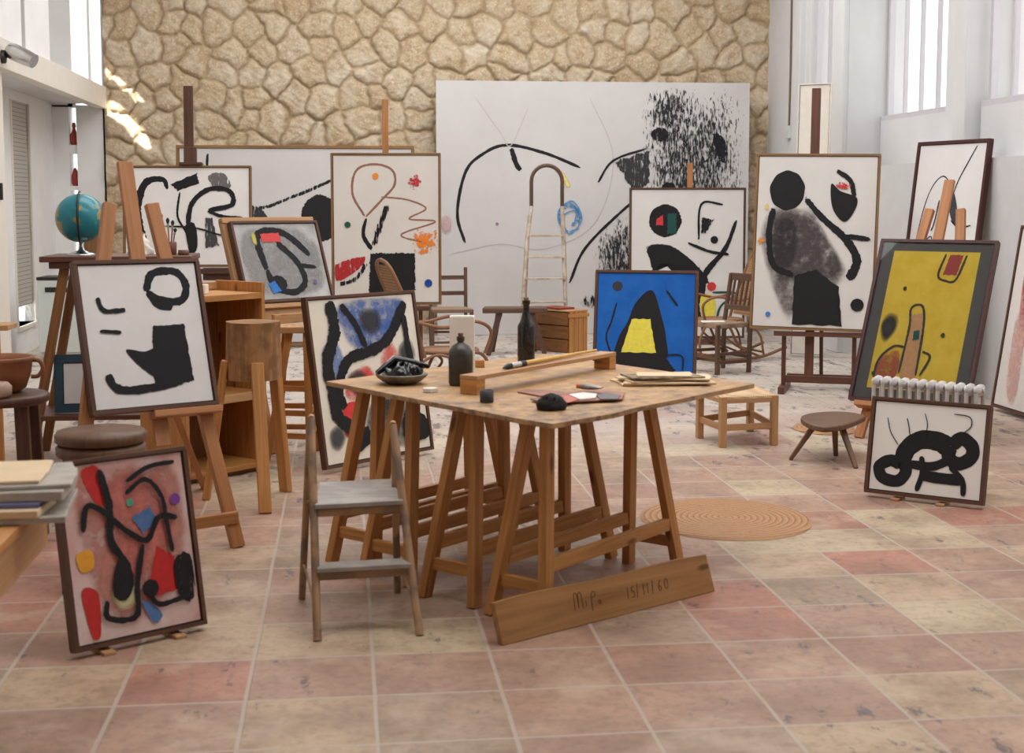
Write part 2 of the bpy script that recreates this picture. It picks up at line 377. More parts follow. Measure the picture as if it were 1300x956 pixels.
def mat_floor():
    t = NT('terracotta_tiles'); tc = t.add('ShaderNodeTexCoord')
    s = t.add('ShaderNodeSeparateXYZ'); t.link(tc.outputs['Object'], s.inputs[0])
    S = .414
    wob = t.add('ShaderNodeTexNoise', i_Scale=1.5, i_Detail=3.0); t.link(tc.outputs['Object'], wob.inputs[0])
    wb = t.math('MULTIPLY', t.math('SUBTRACT', wob.outputs[0], .5), .03)
    gx = t.math('ADD', t.math('DIVIDE', t.math('SUBTRACT', s.outputs[0], .081), S), wb)
    gy = t.math('ADD', t.math('DIVIDE', t.math('SUBTRACT', s.outputs[1], 4.87), S), wb)
    ix, iy = t.math('FLOOR', gx), t.math('FLOOR', gy)
    fx, fy = t.math('FRACT', gx), t.math('FRACT', gy)
    cb = t.add('ShaderNodeCombineXYZ'); t.link(ix, cb.inputs[0]); t.link(iy, cb.inputs[1])
    wn = t.add('ShaderNodeTexWhiteNoise'); wn.noise_dimensions = '2D'; t.link(cb.outputs[0], wn.inputs['Vector'])
    base = t.ramp(wn.outputs['Value'], [(0, L(162, 136, 114)), (.16, L(170, 132, 110)), (.30, L(184, 158, 126)), (.44, L(164, 128, 108)), (.60, L(172, 104, 84)), (.67, L(152, 132, 108)), (.78, L(190, 174, 140)), (.9, L(160, 116, 96))], 'CONSTANT')
    n1 = t.add('ShaderNodeTexNoise', i_Scale=5.0, i_Detail=8.0, i_Roughness=.65); t.link(tc.outputs['Object'], n1.inputs[0])
    c = t.mix(t.math('MULTIPLY', n1.outputs[0], .6), base, L(194, 164, 142))
    n4 = t.add('ShaderNodeTexNoise', i_Scale=2.2, i_Detail=6.0, i_Roughness=.6); t.link(tc.outputs['Object'], n4.inputs[0])
    c = t.mix(t.math('MULTIPLY', t.ramp(n4.outputs[0], [(.42, (0, 0, 0, 1)), (.66, (1, 1, 1, 1))]), .6), c, L(126, 98, 82))
    n7 = t.add('ShaderNodeTexNoise', i_Scale=22.0, i_Detail=6.0, i_Roughness=.7); t.link(tc.outputs['Object'], n7.inputs[0])
    c = t.mix(t.math('MULTIPLY', t.ramp(n7.outputs[0], [(.40, (1, 1, 1, 1)), (.52, (0, 0, 0, 1))]), .28), c, L(104, 84, 74))
    n8 = t.add('ShaderNodeTexNoise', i_Scale=3.2, i_Detail=5.0, i_Roughness=.6); t.link(tc.outputs['Object'], n8.inputs[0])
    c = t.mix(t.math('MULTIPLY', t.ramp(n8.outputs[0], [(.52, (0, 0, 0, 1)), (.68, (1, 1, 1, 1))]), .4), c, L(206, 182, 156))
    # worn lime/paint haze on the far half of the floor (stains with their own shape)
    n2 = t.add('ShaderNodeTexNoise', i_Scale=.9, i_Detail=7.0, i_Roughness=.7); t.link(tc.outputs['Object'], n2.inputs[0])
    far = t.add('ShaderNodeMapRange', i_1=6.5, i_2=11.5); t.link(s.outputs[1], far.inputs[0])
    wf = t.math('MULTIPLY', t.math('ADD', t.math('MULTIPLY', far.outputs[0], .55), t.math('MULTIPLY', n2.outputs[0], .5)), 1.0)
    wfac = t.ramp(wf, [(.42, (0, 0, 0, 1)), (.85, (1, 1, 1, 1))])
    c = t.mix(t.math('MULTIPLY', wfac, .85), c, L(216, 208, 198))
    # black paint splatters
    mp = t.add('ShaderNodeMapping'); mp.inputs['Scale'].default_value = (1.0, .45, 1); t.link(tc.outputs['Object'], mp.inputs[0])
    n3 = t.add('ShaderNodeTexNoise', i_Scale=9.0, i_Detail=6.0, i_Roughness=.75); t.link(mp.outputs[0], n3.inputs[0])
    n5 = t.add('ShaderNodeTexNoise', i_Scale=.8, i_Detail=1.0); t.link(tc.outputs['Object'], n5.inputs[0])
    mid = t.add('ShaderNodeMapRange', i_1=6.5, i_2=10.5); t.link(s.outputs[1], mid.inputs[0])
    sp = t.math('ADD', n3.outputs[0], t.math('ADD', t.math('MULTIPLY', n5.outputs[0], .22), t.math('MULTIPLY', mid.outputs[0], .07)))
    c = t.mix(t.math('MULTIPLY', t.ramp(sp, [(.72, (0, 0, 0, 1)), (.78, (1, 1, 1, 1))]), .75), c, L(74, 70, 80))
    # grout
    e = t.math('MINIMUM', t.math('MINIMUM', fx, t.math('SUBTRACT', 1.0, fx)), t.math('MINIMUM', fy, t.math('SUBTRACT', 1.0, fy)))
    g = t.ramp(e, [(.012, (1, 1, 1, 1)), (.022, (0, 0, 0, 1))])
    c = t.mix(t.math('MULTIPLY', g, .8), c, L(182, 166, 150))
    t.link(c, t.b.inputs['Base Color']); set_b(t, None, .5, 0, .35)
    t.link(t.ramp(n1.outputs[0], [(.3, (.38, .38, .38, 1)), (.7, (.62, .62, .62, 1))]), t.b.inputs['Roughness'])
    h = t.math('SUBTRACT', t.math('MULTIPLY', n1.outputs[0], .4), g)
    t.bump(h, .35, .006); return t.m
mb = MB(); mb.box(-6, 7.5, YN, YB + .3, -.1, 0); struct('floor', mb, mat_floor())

# stone wall -------------------------------------------------------
def stone_wall():
    rs = np.random.RandomState(5)
    x0, x1, z0, z1 = XF - .02, XR + .05, 0.0, ZC
    dx = .016
    nx, nz = int((x1 - x0) / dx) + 1, int((z1 - z0) / dx) + 1
    X, Z = np.meshgrid(np.linspace(x0, x1, nx), np.linspace(z0, z1, nz))
    sites = []
    st = .345; r = 0; z = z0 - .3
    while z < z1 + .4:
        x = x0 - .4 + (st / 2 if r % 2 else 0)
        while x < x1 + .4:
            sites.append((x + rs.uniform(-.13, .13), z + rs.uniform(-.12, .12))); x += st * rs.uniform(.85, 1.2)
        z += st * .82; r += 1
    sites = np.array(sites); tint = rs.rand(len(sites)); prot = rs.rand(len(sites))
    tx, tz = rs.uniform(-1, 1, len(sites)), rs.uniform(-1, 1, len(sites))
    wx = X + .03 * np.sin(7 * X + 3 * Z) * np.sin(5 * Z + 1) + .012 * np.sin(23 * Z + 11 * X) + .006 * np.sin(51 * X - 37 * Z)
    wz = Z + .03 * np.sin(6 * Z - 4 * X) * np.cos(4 * X) + .012 * np.sin(21 * X - 9 * Z) + .006 * np.sin(47 * Z + 33 * X)
    P = np.stack([wx.ravel(), wz.ravel()], 1)
    H = np.zeros(len(P)); T = np.zeros(len(P)); E = np.zeros(len(P))
    for a in range(0, len(P), 20000):
        q = P[a:a + 20000]; d = np.sqrt(((q[:, None] - sites[None]) ** 2).sum(2))
        i = np.argpartition(d, 2, 1)[:, :2]; dd = np.take_along_axis(d, i, 1); o = np.argsort(dd, 1)
        i = np.take_along_axis(i, o, 1); dd = np.take_along_axis(dd, o, 1)
        s1, s2 = sites[i[:, 0]], sites[i[:, 1]]
        mid = (s1 + s2) / 2; n = (s2 - s1) / np.linalg.norm(s2 - s1, axis=1)[:, None]
        e = np.abs(((mid - q) * n).sum(1)); E[a:a + 20000] = e; T[a:a + 20000] = tint[i[:, 0]]
        k = np.clip((e - .004) / .085, 0, 1); k = np.sqrt(k * (2 - k))
        pr = .035 + .035 * prot[i[:, 0]]
        face = (q - s1)
        H[a:a + 20000] = k * (pr + .045 * (tx[i[:, 0]] * face[:, 0] + tz[i[:, 0]] * face[:, 1]))
    H += .006 * np.sin(40 * P[:, 0] + 3 * np.sin(20 * P[:, 1])) * np.sin(37 * P[:, 1]) * (E > .02)
    Y = YB - .005 - H
    V = np.stack([X.ravel(), Y, Z.ravel()], 1).astype(np.float32)
    idx = np.arange(nx * nz).reshape(nz, nx)
    Fq = np.stack([idx[:-1, :-1], idx[:-1, 1:], idx[1:, 1:], idx[1:, :-1]], -1).reshape(-1, 4).astype(np.int32)
    me = bpy.data.meshes.new('wall_back'); me.vertices.add(len(V)); me.vertices.foreach_set('co', V.ravel())
    me.loops.add(Fq.size); me.loops.foreach_set('vertex_index', Fq.ravel())
    me.polygons.add(len(Fq)); me.polygons.foreach_set('loop_start', np.arange(0, Fq.size, 4, dtype=np.int32))
    me.polygons.foreach_set('use_smooth', np.ones(len(Fq), dtype=bool))
    me.update(calc_edges=True)
    at = me.attributes.new('tint', 'FLOAT', 'POINT'); at.data.foreach_set('value', T.astype(np.float32))
    at = me.attributes.new('edge', 'FLOAT', 'POINT'); at.data.foreach_set('value', E.astype(np.float32))
    t = NT('rubble_stone'); tc = t.add('ShaderNodeTexCoord')
    ti = t.add('ShaderNodeAttribute'); ti.attribute_name = 'tint'; ed = t.add('ShaderNodeAttribute'); ed.attribute_name = 'edge'
    n = t.add('ShaderNodeTexNoise', i_Scale=9.0, i_Detail=9.0, i_Roughness=.72); t.link(tc.outputs['Object'], n.inputs[0])
    n2 = t.add('ShaderNodeTexNoise', i_Scale=3.0, i_Detail=4.0); t.link(tc.outputs['Object'], n2.inputs[0])
    st_ = t.ramp(ti.outputs['Fac'], [(0, L(206, 184, 152)), (.35, L(214, 194, 164)), (.7, L(202, 178, 144)), (1, L(220, 204, 178))])
    c = t.mix(t.math('MULTIPLY', t.ramp(n.outputs[0], [(.36, (1, 1, 1, 1)), (.56, (0, 0, 0, 1))]), .6), st_, L(168, 134, 96))
    n6 = t.add('ShaderNodeTexNoise', i_Scale=34.0, i_Detail=6.0, i_Roughness=.7); t.link(tc.outputs['Object'], n6.inputs[0])
    c = t.mix(t.math('MULTIPLY', t.ramp(n6.outputs[0], [(.5, (0, 0, 0, 1)), (.66, (1, 1, 1, 1))]), .55), c, L(240, 228, 208))
    c = t.mix(t.ramp(n6.outputs[0], [(.27, (.7, .7, .7, 1)), (.33, (0, 0, 0, 1))]), c, L(110, 84, 56))
    c = t.mix(t.math('MULTIPLY', t.ramp(n2.outputs[0], [(.5, (0, 0, 0, 1)), (.68, (1, 1, 1, 1))]), .5), c, L(236, 224, 204))
    mo = t.ramp(ed.outputs['Fac'], [(.010, (1, 1, 1, 1)), (.04, (0, 0, 0, 1))])
    c = t.mix(t.math('MULTIPLY', mo, .7), c, L(186, 162, 128))
    t.link(c, t.b.inputs['Base Color']); set_b(t, None, .92, 0, .15); t.bump(n.outputs[0], .9, .03)
    me.materials.append(t.m)
    o = bpy.data.objects.new('wall_back', me); COL.objects.link(o); tag(o, kind='structure')
stone_wall()
mb = MB(); mb.box(XF - .05, XR + .6, YB, YB + .3, 0, ZC); struct('wall_behind', mb, M['white'])

# back-left white bay (faces the room beside the stone)
mb = MB()
nx0, nx1 = atY(88, 200, YB).x, atY(98, 200, YB).x     # narrow slit window beside the stone
b = YB
mb.box(XL - .3, nx0, b, b + .3, 0, 2.74); mb.box(nx1, XF - .03, b, b + .3, 0, 2.74)
mb.box(nx0, nx1, b, b + .3, 0, 1.0)
mb.box(nx0, nx1, b, b + .3, 2.72, 2.98)
zz = atY(93, 184, YB).z
mb.box(nx0, nx1, b + .02, b + .28, zz - .1, zz)
zz2 = atY(93, 236, YB).z
mb.box(nx0, nx1, b + .02, b + .28, zz2 - .05, zz2)
# upper bay with two tall lights
ux = [atY(p, 60, YB).x for p in (90, 111, 114, 134)]
mb.box(XL - .3, ux[0], b, b + .3, 2.72, ZC); mb.box(ux[1], ux[2], b, b + .3, 2.72, ZC); mb.box(ux[3], XF - .03, b, b + .3, 2.72, ZC)
mb.box(ux[0], ux[3], b, b + .3, 4.6, ZC)
struct('wall_back_left', mb, M['white'])

# left side wall below and above the mezzanine, with an opening for the roller shutter
ys0, ys1 = 15.1, 15.9
mb = MB()
mb.box(XL - .3, XL, ys1, YB + .3, 0, ZC); mb.box(XL - .3, XL, 12.4, ys0, 0, ZC)
mb.box(XL - .3, XL, ys0, ys1, 0, .30); mb.box(XL - .3, XL, ys0, ys1, 2.66, ZC)
mb.box(XL - .3, XL, YN, 12.4, 0, ZC)
struct('wall_left', mb, M['white'])
mb = MB()
for y in (12.4, 13.5, 14.6, 15.7, 16.8): mb.box(XL, XL + .05, y, y + .06, 2.98, ZC)
struct('trim_1', mb, M['cream'], .004)
mb = MB(); mb.box(XL - .06, XL - .02, ys0 + .001, ys1 - .001, .50, 2.659)
o = struct('window_shutter_1', mb, M['shutter'])
mb = MB(); mb.box(XL - .10, XL + .015, ys0 - .04, ys0, .30, 2.66); mb.box(XL - .10, XL + .015, ys1, ys1 + .04, .30, 2.66); mb.box(XL - .2, XL + .03, ys0 - .04, ys1 + .04, .26, .30)
struct('window_1', mb, M['cream'])
# partition that closes the near part under the mezzanine, with its cream door jamb
mb = MB(); mb.box(-3.05, -2.86, YN, 11.9, 0, 2.72); struct('wall_partition', mb, M['greywall'])
mb = MB(); mb.box(-3.05, -2.84, 11.9, 12.35, 0, 2.72); d1 = struct('door_1', mb, M['cream'], .006)
mb = MB(); mb.box(-2.84, -2.815, 12.1, 12.14, 1.62, 1.76)
h = mb.build('door_handle', M['black'], d1); tag(h, 'dark recessed pull')
# mezzanine slab + fascia
mb = MB(); mb.box(XL, XF - .12, YN, YB, 2.76, 2.86); struct('ceiling_mezzanine', mb, M['soffit'])
mb = MB(); mb.box(XF - .12, XF, YN, YB - .001, 2.70, 2.95); struct('trim_2', mb, M['cream'], .006)
# mezzanine screen of white boards near the camera
mb = MB()
for k, (ya, yb_) in enumerate([(11.2, 12.0), (12.15, 13.1), (13.25, 14.3)]):
    mb.box(XF - .10, XF - .06, ya, yb_, 2.95, ZC)
struct('wall_mezzanine_screen', mb, M['white'], .004)

# right wall: low wall, piers, recessed bays with tall windows
mb = MB(); mb.box(XR, XR + .5, YN, 13.37, 0, 1.96); struct('wall_right_low', mb, plain('low_wall', L(204, 203, 203), .85, var=.02, bump=.05))
XB = XR + .42
wins = [(14.85, 15.6, 2.42), (12.75, 14.36, 2.45), (9.8, 11.36, 2.40), (7.2, 8.9, 2.4), (4.2, 6.0, 2.4), (1.0, 3.2, 2.4)]
def bayx(y): return XR + .12 if y < 11.5 else (XB if y > 12 and y < 14.5 else XR + .06)
mb = MB()
prev = YB + .3
segs = []
ycur = YN
for (ya, yb_, zs) in sorted(wins):
    xb = bayx((ya + yb_) / 2)
    mb.box(xb, xb + .3, ycur, ya, 0, ZC); mb.box(xb, xb + .3, ya, yb_, 0, zs); mb.box(xb, xb + .3, ya, yb_, ZC - .35, ZC)
    ycur = yb_
mb.box(XR + .05, XR + .35, ycur, YB + .3, 0, ZC)
struct('wall_right', mb, M['white_r'])
mb = MB()
mb.box(XR, XB + .3, 14.37, 14.72, 0, ZC)            # pier whose near face catches the window light
mb.box(XR, XB + .3, 11.42, 11.66, 1.9, ZC)
mb.box(XR, XB + .3, 9.3, 9.6, 1.9, ZC)
mb.box(XR, XB + .3, 6.4, 6.7, 1.9, ZC)
mb.box(XR - .02, XR + .3, 15.75, 16.0, 0, ZC)
struct('trim_3', mb, M['white_r'], .01)
for i, (ya, yb_, zs) in enumerate(sorted(wins, reverse=True)):
    xb = bayx((ya + yb_) / 2)
    mb = MB(); fr = .05
    mb.box(xb + .06, xb + .12, ya, ya + fr, zs, ZC - .35); mb.box(xb + .06, xb + .12, yb_ - fr, yb_, zs, ZC - .35)
    mb.box(xb + .0, xb + .14, ya, yb_, zs, zs + .05)
    nm = 3 if i else 1
    for k in range(1, nm + 1):
        y = ya + (yb_ - ya) * k / (nm + 1); mb.box(xb + .08, xb + .12, y - .018, y + .018, zs, ZC - .35)
    struct('window_%d' % (i + 2), mb, M['win'])
# hanging cord / conduit with a switch box on the right end of the back wall
r_ = root('pull_cord', 'thin brown pull cord ending in a small white box on the right wall', 'cord', atX(1003, 100, XR + .0) * 1)
p = r_.location.copy()
mb = MB(); top = atX(1004, 0, XR + .03); bot = atX(999, 160, XR + .03)
mb.tube([localize(r_, (XR + .035, top.y, ZC - .4)), localize(r_, (XR + .035, top.y - .02, 3.2)), localize(r_, (XR + .035, top.y, bot.z))], .011, 6); mb.build('cord', plain('cord', L(120, 106, 84), .6), r_)
mb = MB(); c = localize(r_, (XR + .03, top.y, bot.z - .06)); mb.box(c.x - .02, c.x + .02, c.y - .05, c.y + .05, c.z - .09, c.z + .06); mb.build('switch_box', M['enamel'], r_, .004)

# ceiling with roof lights; an unseen panel added near the stone wall is cut to cast sun streaks
SUN = Vector((0, .72, -.69)).normalized()
def inpoly(x, y, P):
    c = False; n = len(P)
    for i in range(n):
        (x0, y0), (x1, y1) = P[i], P[(i + 1) % n]
        if (y0 > y) != (y1 > y) and x < (x1 - x0) * (y - y0) / (y1 - y0) + x0: c = not c
    return c
def mk_ceiling():
    holes = [(-1.8, 4.6, 12.9, 15.6), (-1.8, 4.6, 8.3, 10.8), (-1.8, 4.6, 4.0, 6.0)]
    xa, xb_, ya, yb_ = -2.8, -2.1, 13.2, 16.0
    mb = MB(); ys = [YN]
    for x0, x1, y0, y1 in sorted(holes, key=lambda h: h[2]):
        mb.box(-4.0, 6.0, ys[-1], y0, ZC, ZC + .2); mb.box(x1, 6.0, y0, y1, ZC, ZC + .2); ys.append(y1)
        if y1 < 13: mb.box(-4.0, x0, y0, y1, ZC, ZC + .2)
    mb.box(-4.0, x0, 12.9, ya, ZC, ZC + .2); mb.box(-4.0, xa, ya, yb_, ZC, ZC + .2); mb.box(xb_, x0, ya, yb_, ZC, ZC + .2); mb.box(x0, 6.0, 15.6, yb_, ZC, ZC + .2)
    mb.box(-4.0, 6.0, yb_, YB + .3, ZC, ZC + .2)
    struct('ceiling', mb, M['white'])
    slits = []
    for wall in ([(-2.77, 3.16), (-2.66, 3.06), (-2.42, 2.86), (-2.32, 2.74), (-2.40, 2.76), (-2.56, 2.90), (-2.77, 3.08)],
                 [(-2.77, 2.80), (-2.62, 2.72), (-2.44, 2.56), (-2.32, 2.40), (-2.26, 2.20), (-2.34, 2.22), (-2.46, 2.32), (-2.56, 2.46), (-2.77, 2.62)]):
        slits.append([(x, YB - .04 + SUN.y * (ZC - z) / SUN.z) for x, z in wall])  # hole shapes: streak outlines on the wall traced back along the sun
    mb = MB(); d = .0175; nx, ny = int(round((xb_ - xa) / d)), int(round((yb_ - ya) / d))
    for i in range(nx):
        for j in range(ny):
            x, y = xa + i * d, ya + j * d
            if any(inpoly(x + d / 2, y + d / 2, P) for P in slits): continue
            mb.face([(x, y, ZC + .01), (x, y + d, ZC + .01), (x + d, y + d, ZC + .01), (x + d, y, ZC + .01)], [(0, 0)] * 4)
    struct('ceiling_sun_mask', mb, M['white'])
    mb = MB()
    for x0, x1, y0, y1 in holes: mb.box(x0 - .1, x1 + .1, y0 - .1, y1 + .1, ZC + .21, ZC + .25)
    struct('ceiling_sun_blockers', mb, M['white'])  # unseen opaque panels added above the openings to keep direct sun out
mk_ceiling()
mb = MB(); mb.box(-4, 6, YN - .2, YN, 0, ZC); struct('wall_front', mb, M['white'])

# ------------------------------------------------------------------ framed pictures
BK = (26, 24, 27)
def art_mesh(mb, art, w, h, mats, x0, z1, eps=.0007):
    def mi(m):
        if m not in mats: mats.append(m)
        return mats.index(m)
    ly = 0
    for sh in art:
        ly += 1; y = -eps * ly
        P = lambda u, v: Vector((x0 + min(max(u, 0.004), .996) * w, y, z1 - min(max(v, 0.004), .996) * h))
        k = sh[0]; mode = sh[2]; m = mi(paint(sh[1], mode))
        if k == 'S':      # stroke
            jt = .02 if mode == 'crisp' else .07
            wd = sh[3]; pts = spline([Vector((u * w, v * h, 0)) for u, v in sh[4]], 10)
            N = len(pts); rows = []; al = []
            for i, p in enumerate(pts):
                t = pts[min(i + 1, N - 1)] - pts[max(i - 1, 0)]; t.normalize(); nrm = Vector((-t.y, t.x, 0))
                s_ = i / (N - 1)
                ww = wd[0] + (wd[1] - wd[0]) * s_ if isinstance(wd, tuple) else wd
                e = min(1, min(s_, 1 - s_) * (N - 1) / 2.5 + .45); ww = ww * w * .5 * e * (1 + jt * math.sin(i * .9 + ly) + jt * .6 * math.sin(i * 2.1))
                row = []
                for q in (-1, -.6, 0, .6, 1):
                    pp = p + nrm * ww * q; row.append(P(pp.x / w, pp.y / h))
                rows.append(row); ea = min(1, min(i, N - 1 - i) / 2)
                al.append([0, .8 * ea, ea, .8 * ea, 0])
            mb.grid(rows, mi=m, a=al, sm=False)
        else:
            if k == 'B':
                ring = spline([Vector((u, v, 0)) for u, v in sh[3]], 6, closed=True)
            elif k == 'Q':
                ring = []
                q = sh[3]
                for i in range(len(q)):
                    a, b_ = Vector((*q[i], 0)), Vector((*q[(i + 1) % len(q)], 0))
                    for t in range(8):
                        p = a.lerp(b_, t / 8); ring.append(p + Vector((math.sin(t * 2.3 + i), math.cos(t * 1.9 + i * 2), 0)) * .004)
            else:
                (cu, cv), r, sq = sh[3], sh[4], (sh[5] if len(sh) > 5 else 1)
                ring = [Vector((cu + r * math.cos(t * pi / 24) * (1 + .02 * math.sin(t * .9 + ly)), cv + r * sq * (w / h) * math.sin(t * pi / 24) * (1 + .02 * math.sin(t * 1.1)), 0)) for t in range(48)]
            c = sum(ring, Vector()) / len(ring)
            sf = mode in ('soft', 'wash', 'scrape')
            sf = sf or mode == 'spray'
            lv = [(1.0, 0.0), (.86, .4 if sf else 1.0), (.5, .85 if sf else 1.0), (.0005, 1.0)]
            mb.grid([[P(*(c + (p - c) * s_).xy) for p in ring] for s_, _ in lv], mi=m, a=[[a_] * len(ring) for _, a_ in lv], closed=True, sm=False)

def picture(name, label, pos, yaw, tilt, w, h, fm, fw, art, gr, roll=0, depth=.045, mount=None, blocks=None, cat='painting', glass=False, frame=True):
    r = root(name, label, cat, pos)
    r.rotation_mode = 'QUATERNION'
    Mx = Matrix.Rotation(R(yaw), 4, 'Z') @ Matrix.Rotation(-R(tilt), 4, 'X') @ Matrix.Rotation(R(roll), 4, 'Y')
    r.rotation_quaternion = Mx.to_quaternion()
    if frame:
        mb = MB(); f = fw
        mb.box(-w / 2, -w / 2 + f, 0, depth, f, h - f); mb.box(w / 2 - f, w / 2, 0, depth, f, h - f)
        mb.box(-w / 2, w / 2, 0, depth, 0, f); mb.box(-w / 2, w / 2, 0, depth, h - f, h)
        fo = mb.build('frame', fm, r, .0015)
        g = f + .006
        mb = MB()
        mb.box(-w / 2 + f, -w / 2 + g, .010, depth * .9, f, h - f); mb.box(w / 2 - g, w / 2 - f, .010, depth * .9, f, h - f)
        mb.box(-w / 2 + g, w / 2 - g, .010, depth * .9, f, g); mb.box(-w / 2 + g, w / 2 - g, .010, depth * .9, h - g, h - f)
        tag(mb.build('liner', M['liner'], fo), 'dark inner liner')
    else: g = 0
    if mount:
        mb = MB(); mb.box(-w / 2 + g, w / 2 - g, .014, .02, g, h - g); mb.build('mount', mount[0], r)
        ml, mt = mount[1], mount[2]
        yc = .0135; x0, x1, z0, z1 = -w / 2 + ml, w / 2 - ml, mt, h - mt * .85
        th_ = .0004
    else:
        yc = .010 if frame else 0; x0, x1, z0, z1 = -w / 2 + g, w / 2 - g, g, h - g; th_ = .022
    mats = [gr, M['canvasback']]; mb = MB()
    mb.face([(x0, 0, z0), (x1, 0, z0), (x1, 0, z1), (x0, 0, z1)], None, 0)
    if not mount:
        for a_, b_ in (((x0, z0), (x0, z1)), ((x0, z1), (x1, z1)), ((x1, z1), (x1, z0)), ((x1, z0), (x0, z0))):
            mb.face([(a_[0], 0, a_[1]), (a_[0], th_, a_[1]), (b_[0], th_, b_[1]), (b_[0], 0, b_[1])], None, 0 if not frame else 1)
        mb.face([(x0, th_, z0), (x0, th_, z1), (x1, th_, z1), (x1, th_, z0)], None, 1)
    art_mesh(mb, art, x1 - x0, z1 - z0, mats, x0, z1)
    o = mb.build('canvas' if not mount else 'painted_sheet', mats, r); o.location = (0, yc, 0)
    if glass:
        mb = MB(); mb.face([(-w / 2 + fw, .004, fw), (w / 2 - fw, .004, fw), (w / 2 - fw, .004, h - fw), (-w / 2 + fw, .004, h - fw)]); tag(mb.build('glazing', M['pane'], r), 'clear glass')
    if not mount:
        mb = MB(); s_ = .03
        mb.box(-w / 2 + fw + .01, -w / 2 + fw + .01 + s_, .036, .05, fw + .01, h - fw - .01); mb.box(w / 2 - fw - .01 - s_, w / 2 - fw - .01, .036, .05, fw + .01, h - fw - .01)
        mb.box(-w / 2 + fw + .04, w / 2 - fw - .04, .036, .05, h / 2 - .02, h / 2 + .02)
        mb.build('stretcher', M['pine_pale'], o).location = (0, -yc, 0)
    if blocks:
        for bx in blocks:   # little wooden blocks keep it off the tiles: things of their own
            p = Vector(pos) + Vector((math.cos(R(yaw)), math.sin(R(yaw)), 0)) * bx * w
            bk = Vector((-math.sin(R(yaw)), math.cos(R(yaw)), 0))
            b_ = MB(); b_.bar((-bk * .03)[:], (bk * .09)[:], .045, .013, (0, 0, 1))
            o = b_.build('wooden_block', M['pine_pale'], None, .002, loc=(p.x, p.y, .0068))
            side = 'left' if bx < 0 else 'right'
            tag(o, 'small pale block under the %s side of the %s' % (side, blocks_of[name_key]), 'wooden block', 'blocks under the floor paintings')
    return r
blocks_of = {'pink': 'pink painting', 'coil': 'painting before the radiator'}

name_key = 'pink'
picture('framed_painting', 'pink and red abstract painting with black bands leaning at the front on the tiles', (-.740, 5.083, .025), 35.6, 11.4, .524, .674, M['frame'], .016, [
    ('B', (196, 130, 116), 'wash', [(.1, .04), (.6, .0), (.98, .1), (.95, .6), (.7, .9), (.3, .95), (.1, .6)]),
    ('B', (204, 120, 110), 'wash', [(.3, .1), (.8, .1), (.85, .5), (.5, .75), (.3, .5)]),
    ('B', (192, 48, 44), 'rough', [(.17, .03), (.3, .02), (.36, .22), (.27, .24), (.19, .13)]),
    ('B', (192, 48, 44), 'rough', [(.06, .70), (.19, .73), (.17, .97), (.10, .96)]),
    ('Q', (190, 44, 42), 'rough', [(.70, .52), (.84, .60), (.84, .80), (.56, .82)]),
    ('B', (228, 160, 50), 'rough', [(.05, .50), (.17, .48), (.18, .58), (.08, .60)]),
    ('Q', (80, 112, 160), 'rough', [(.52, .34), (.68, .29), (.74, .38), (.60, .44)]),
    ('B', (84, 118, 168), 'rough', [(.52, .82), (.62, .86), (.68, .93), (.60, .96)]),
    ('D', (120, 60, 140), 'rough', (.90, .27), .045),
    ('D', (70, 160, 130), 'rough', (.52, .25), .03),
    ('B', (200, 196, 150), 'soft', [(.28, .74), (.46, .70), (.50, .82), (.34, .86)]),
    ('B', BK, 'dry', [(.82, .62), (.97, .60), (.98, .86), (.84, .86)]),
    ('S', BK, 'rough', .065, [(.30, .03), (.35, .25), (.33, .45), (.42, .60), (.34, .78)]),
    ('B', BK, 'rough', [(.34, .60), (.44, .56), (.48, .70), (.40, .80), (.30, .76)]),
    ('S', BK, 'rough', .05, [(.12, .38), (.17, .24), (.28, .27), (.45, .40), (.62, .48), (.74, .36), (.90, .38)]),
    ('S', BK, 'rough', .05, [(.58, .50), (.50, .72), (.46, .90), (.24, .88), (.24, .78)]),
    ('S', BK, 'rough', .045, [(.58, .76), (.66, .86), (.95, .84)]),
    ('S', BK, 'rough', .04, [(.48, .20), (.66, .13), (.78, .24), (.80, .40), (.82, .58)]),
    ('S', BK, 'rough', .04, [(.50, .13), (.70, .06), (.94, .05)]),
    ('D', BK, 'rough', (.60, .76), .07)], ground((226, 212, 208), (206, 150, 138), 3.5), blocks=(-.28, .26))

picture('framed_painting', 'white painting with a tall black block and black loop on the orange easel', (-.851, 6.45, .663), 29.4, 16.7, .602, .707, M['frame'], .018, [
    ('S', BK, 'rough', .075, [(.54, .20), (.62, .07), (.82, .06), (.90, .16), (.84, .27), (.66, .26), (.54, .20)]),
    ('B', BK, 'rough', [(.55, .20), (.66, .23), (.76, .26), (.74, .34), (.60, .31)]),
    ('Q', BK, 'rough', [(.55, .44), (.84, .43), (.86, .86), (.50, .88)]),
    ('B', BK, 'rough', [(.30, .60), (.46, .62), (.60, .60), (.58, .82), (.42, .74)]),
    ('S', BK, 'rough', .08, [(.12, .76), (.20, .87), (.45, .88), (.78, .84)]),
    ('S', BK, 'rough', .045, [(.12, .22), (.17, .32), (.36, .32)]),
    ('S', BK, 'rough', .035, [(.10, .46), (.30, .48)]),
    ], ground((222, 216, 212), (232, 228, 226), 2))

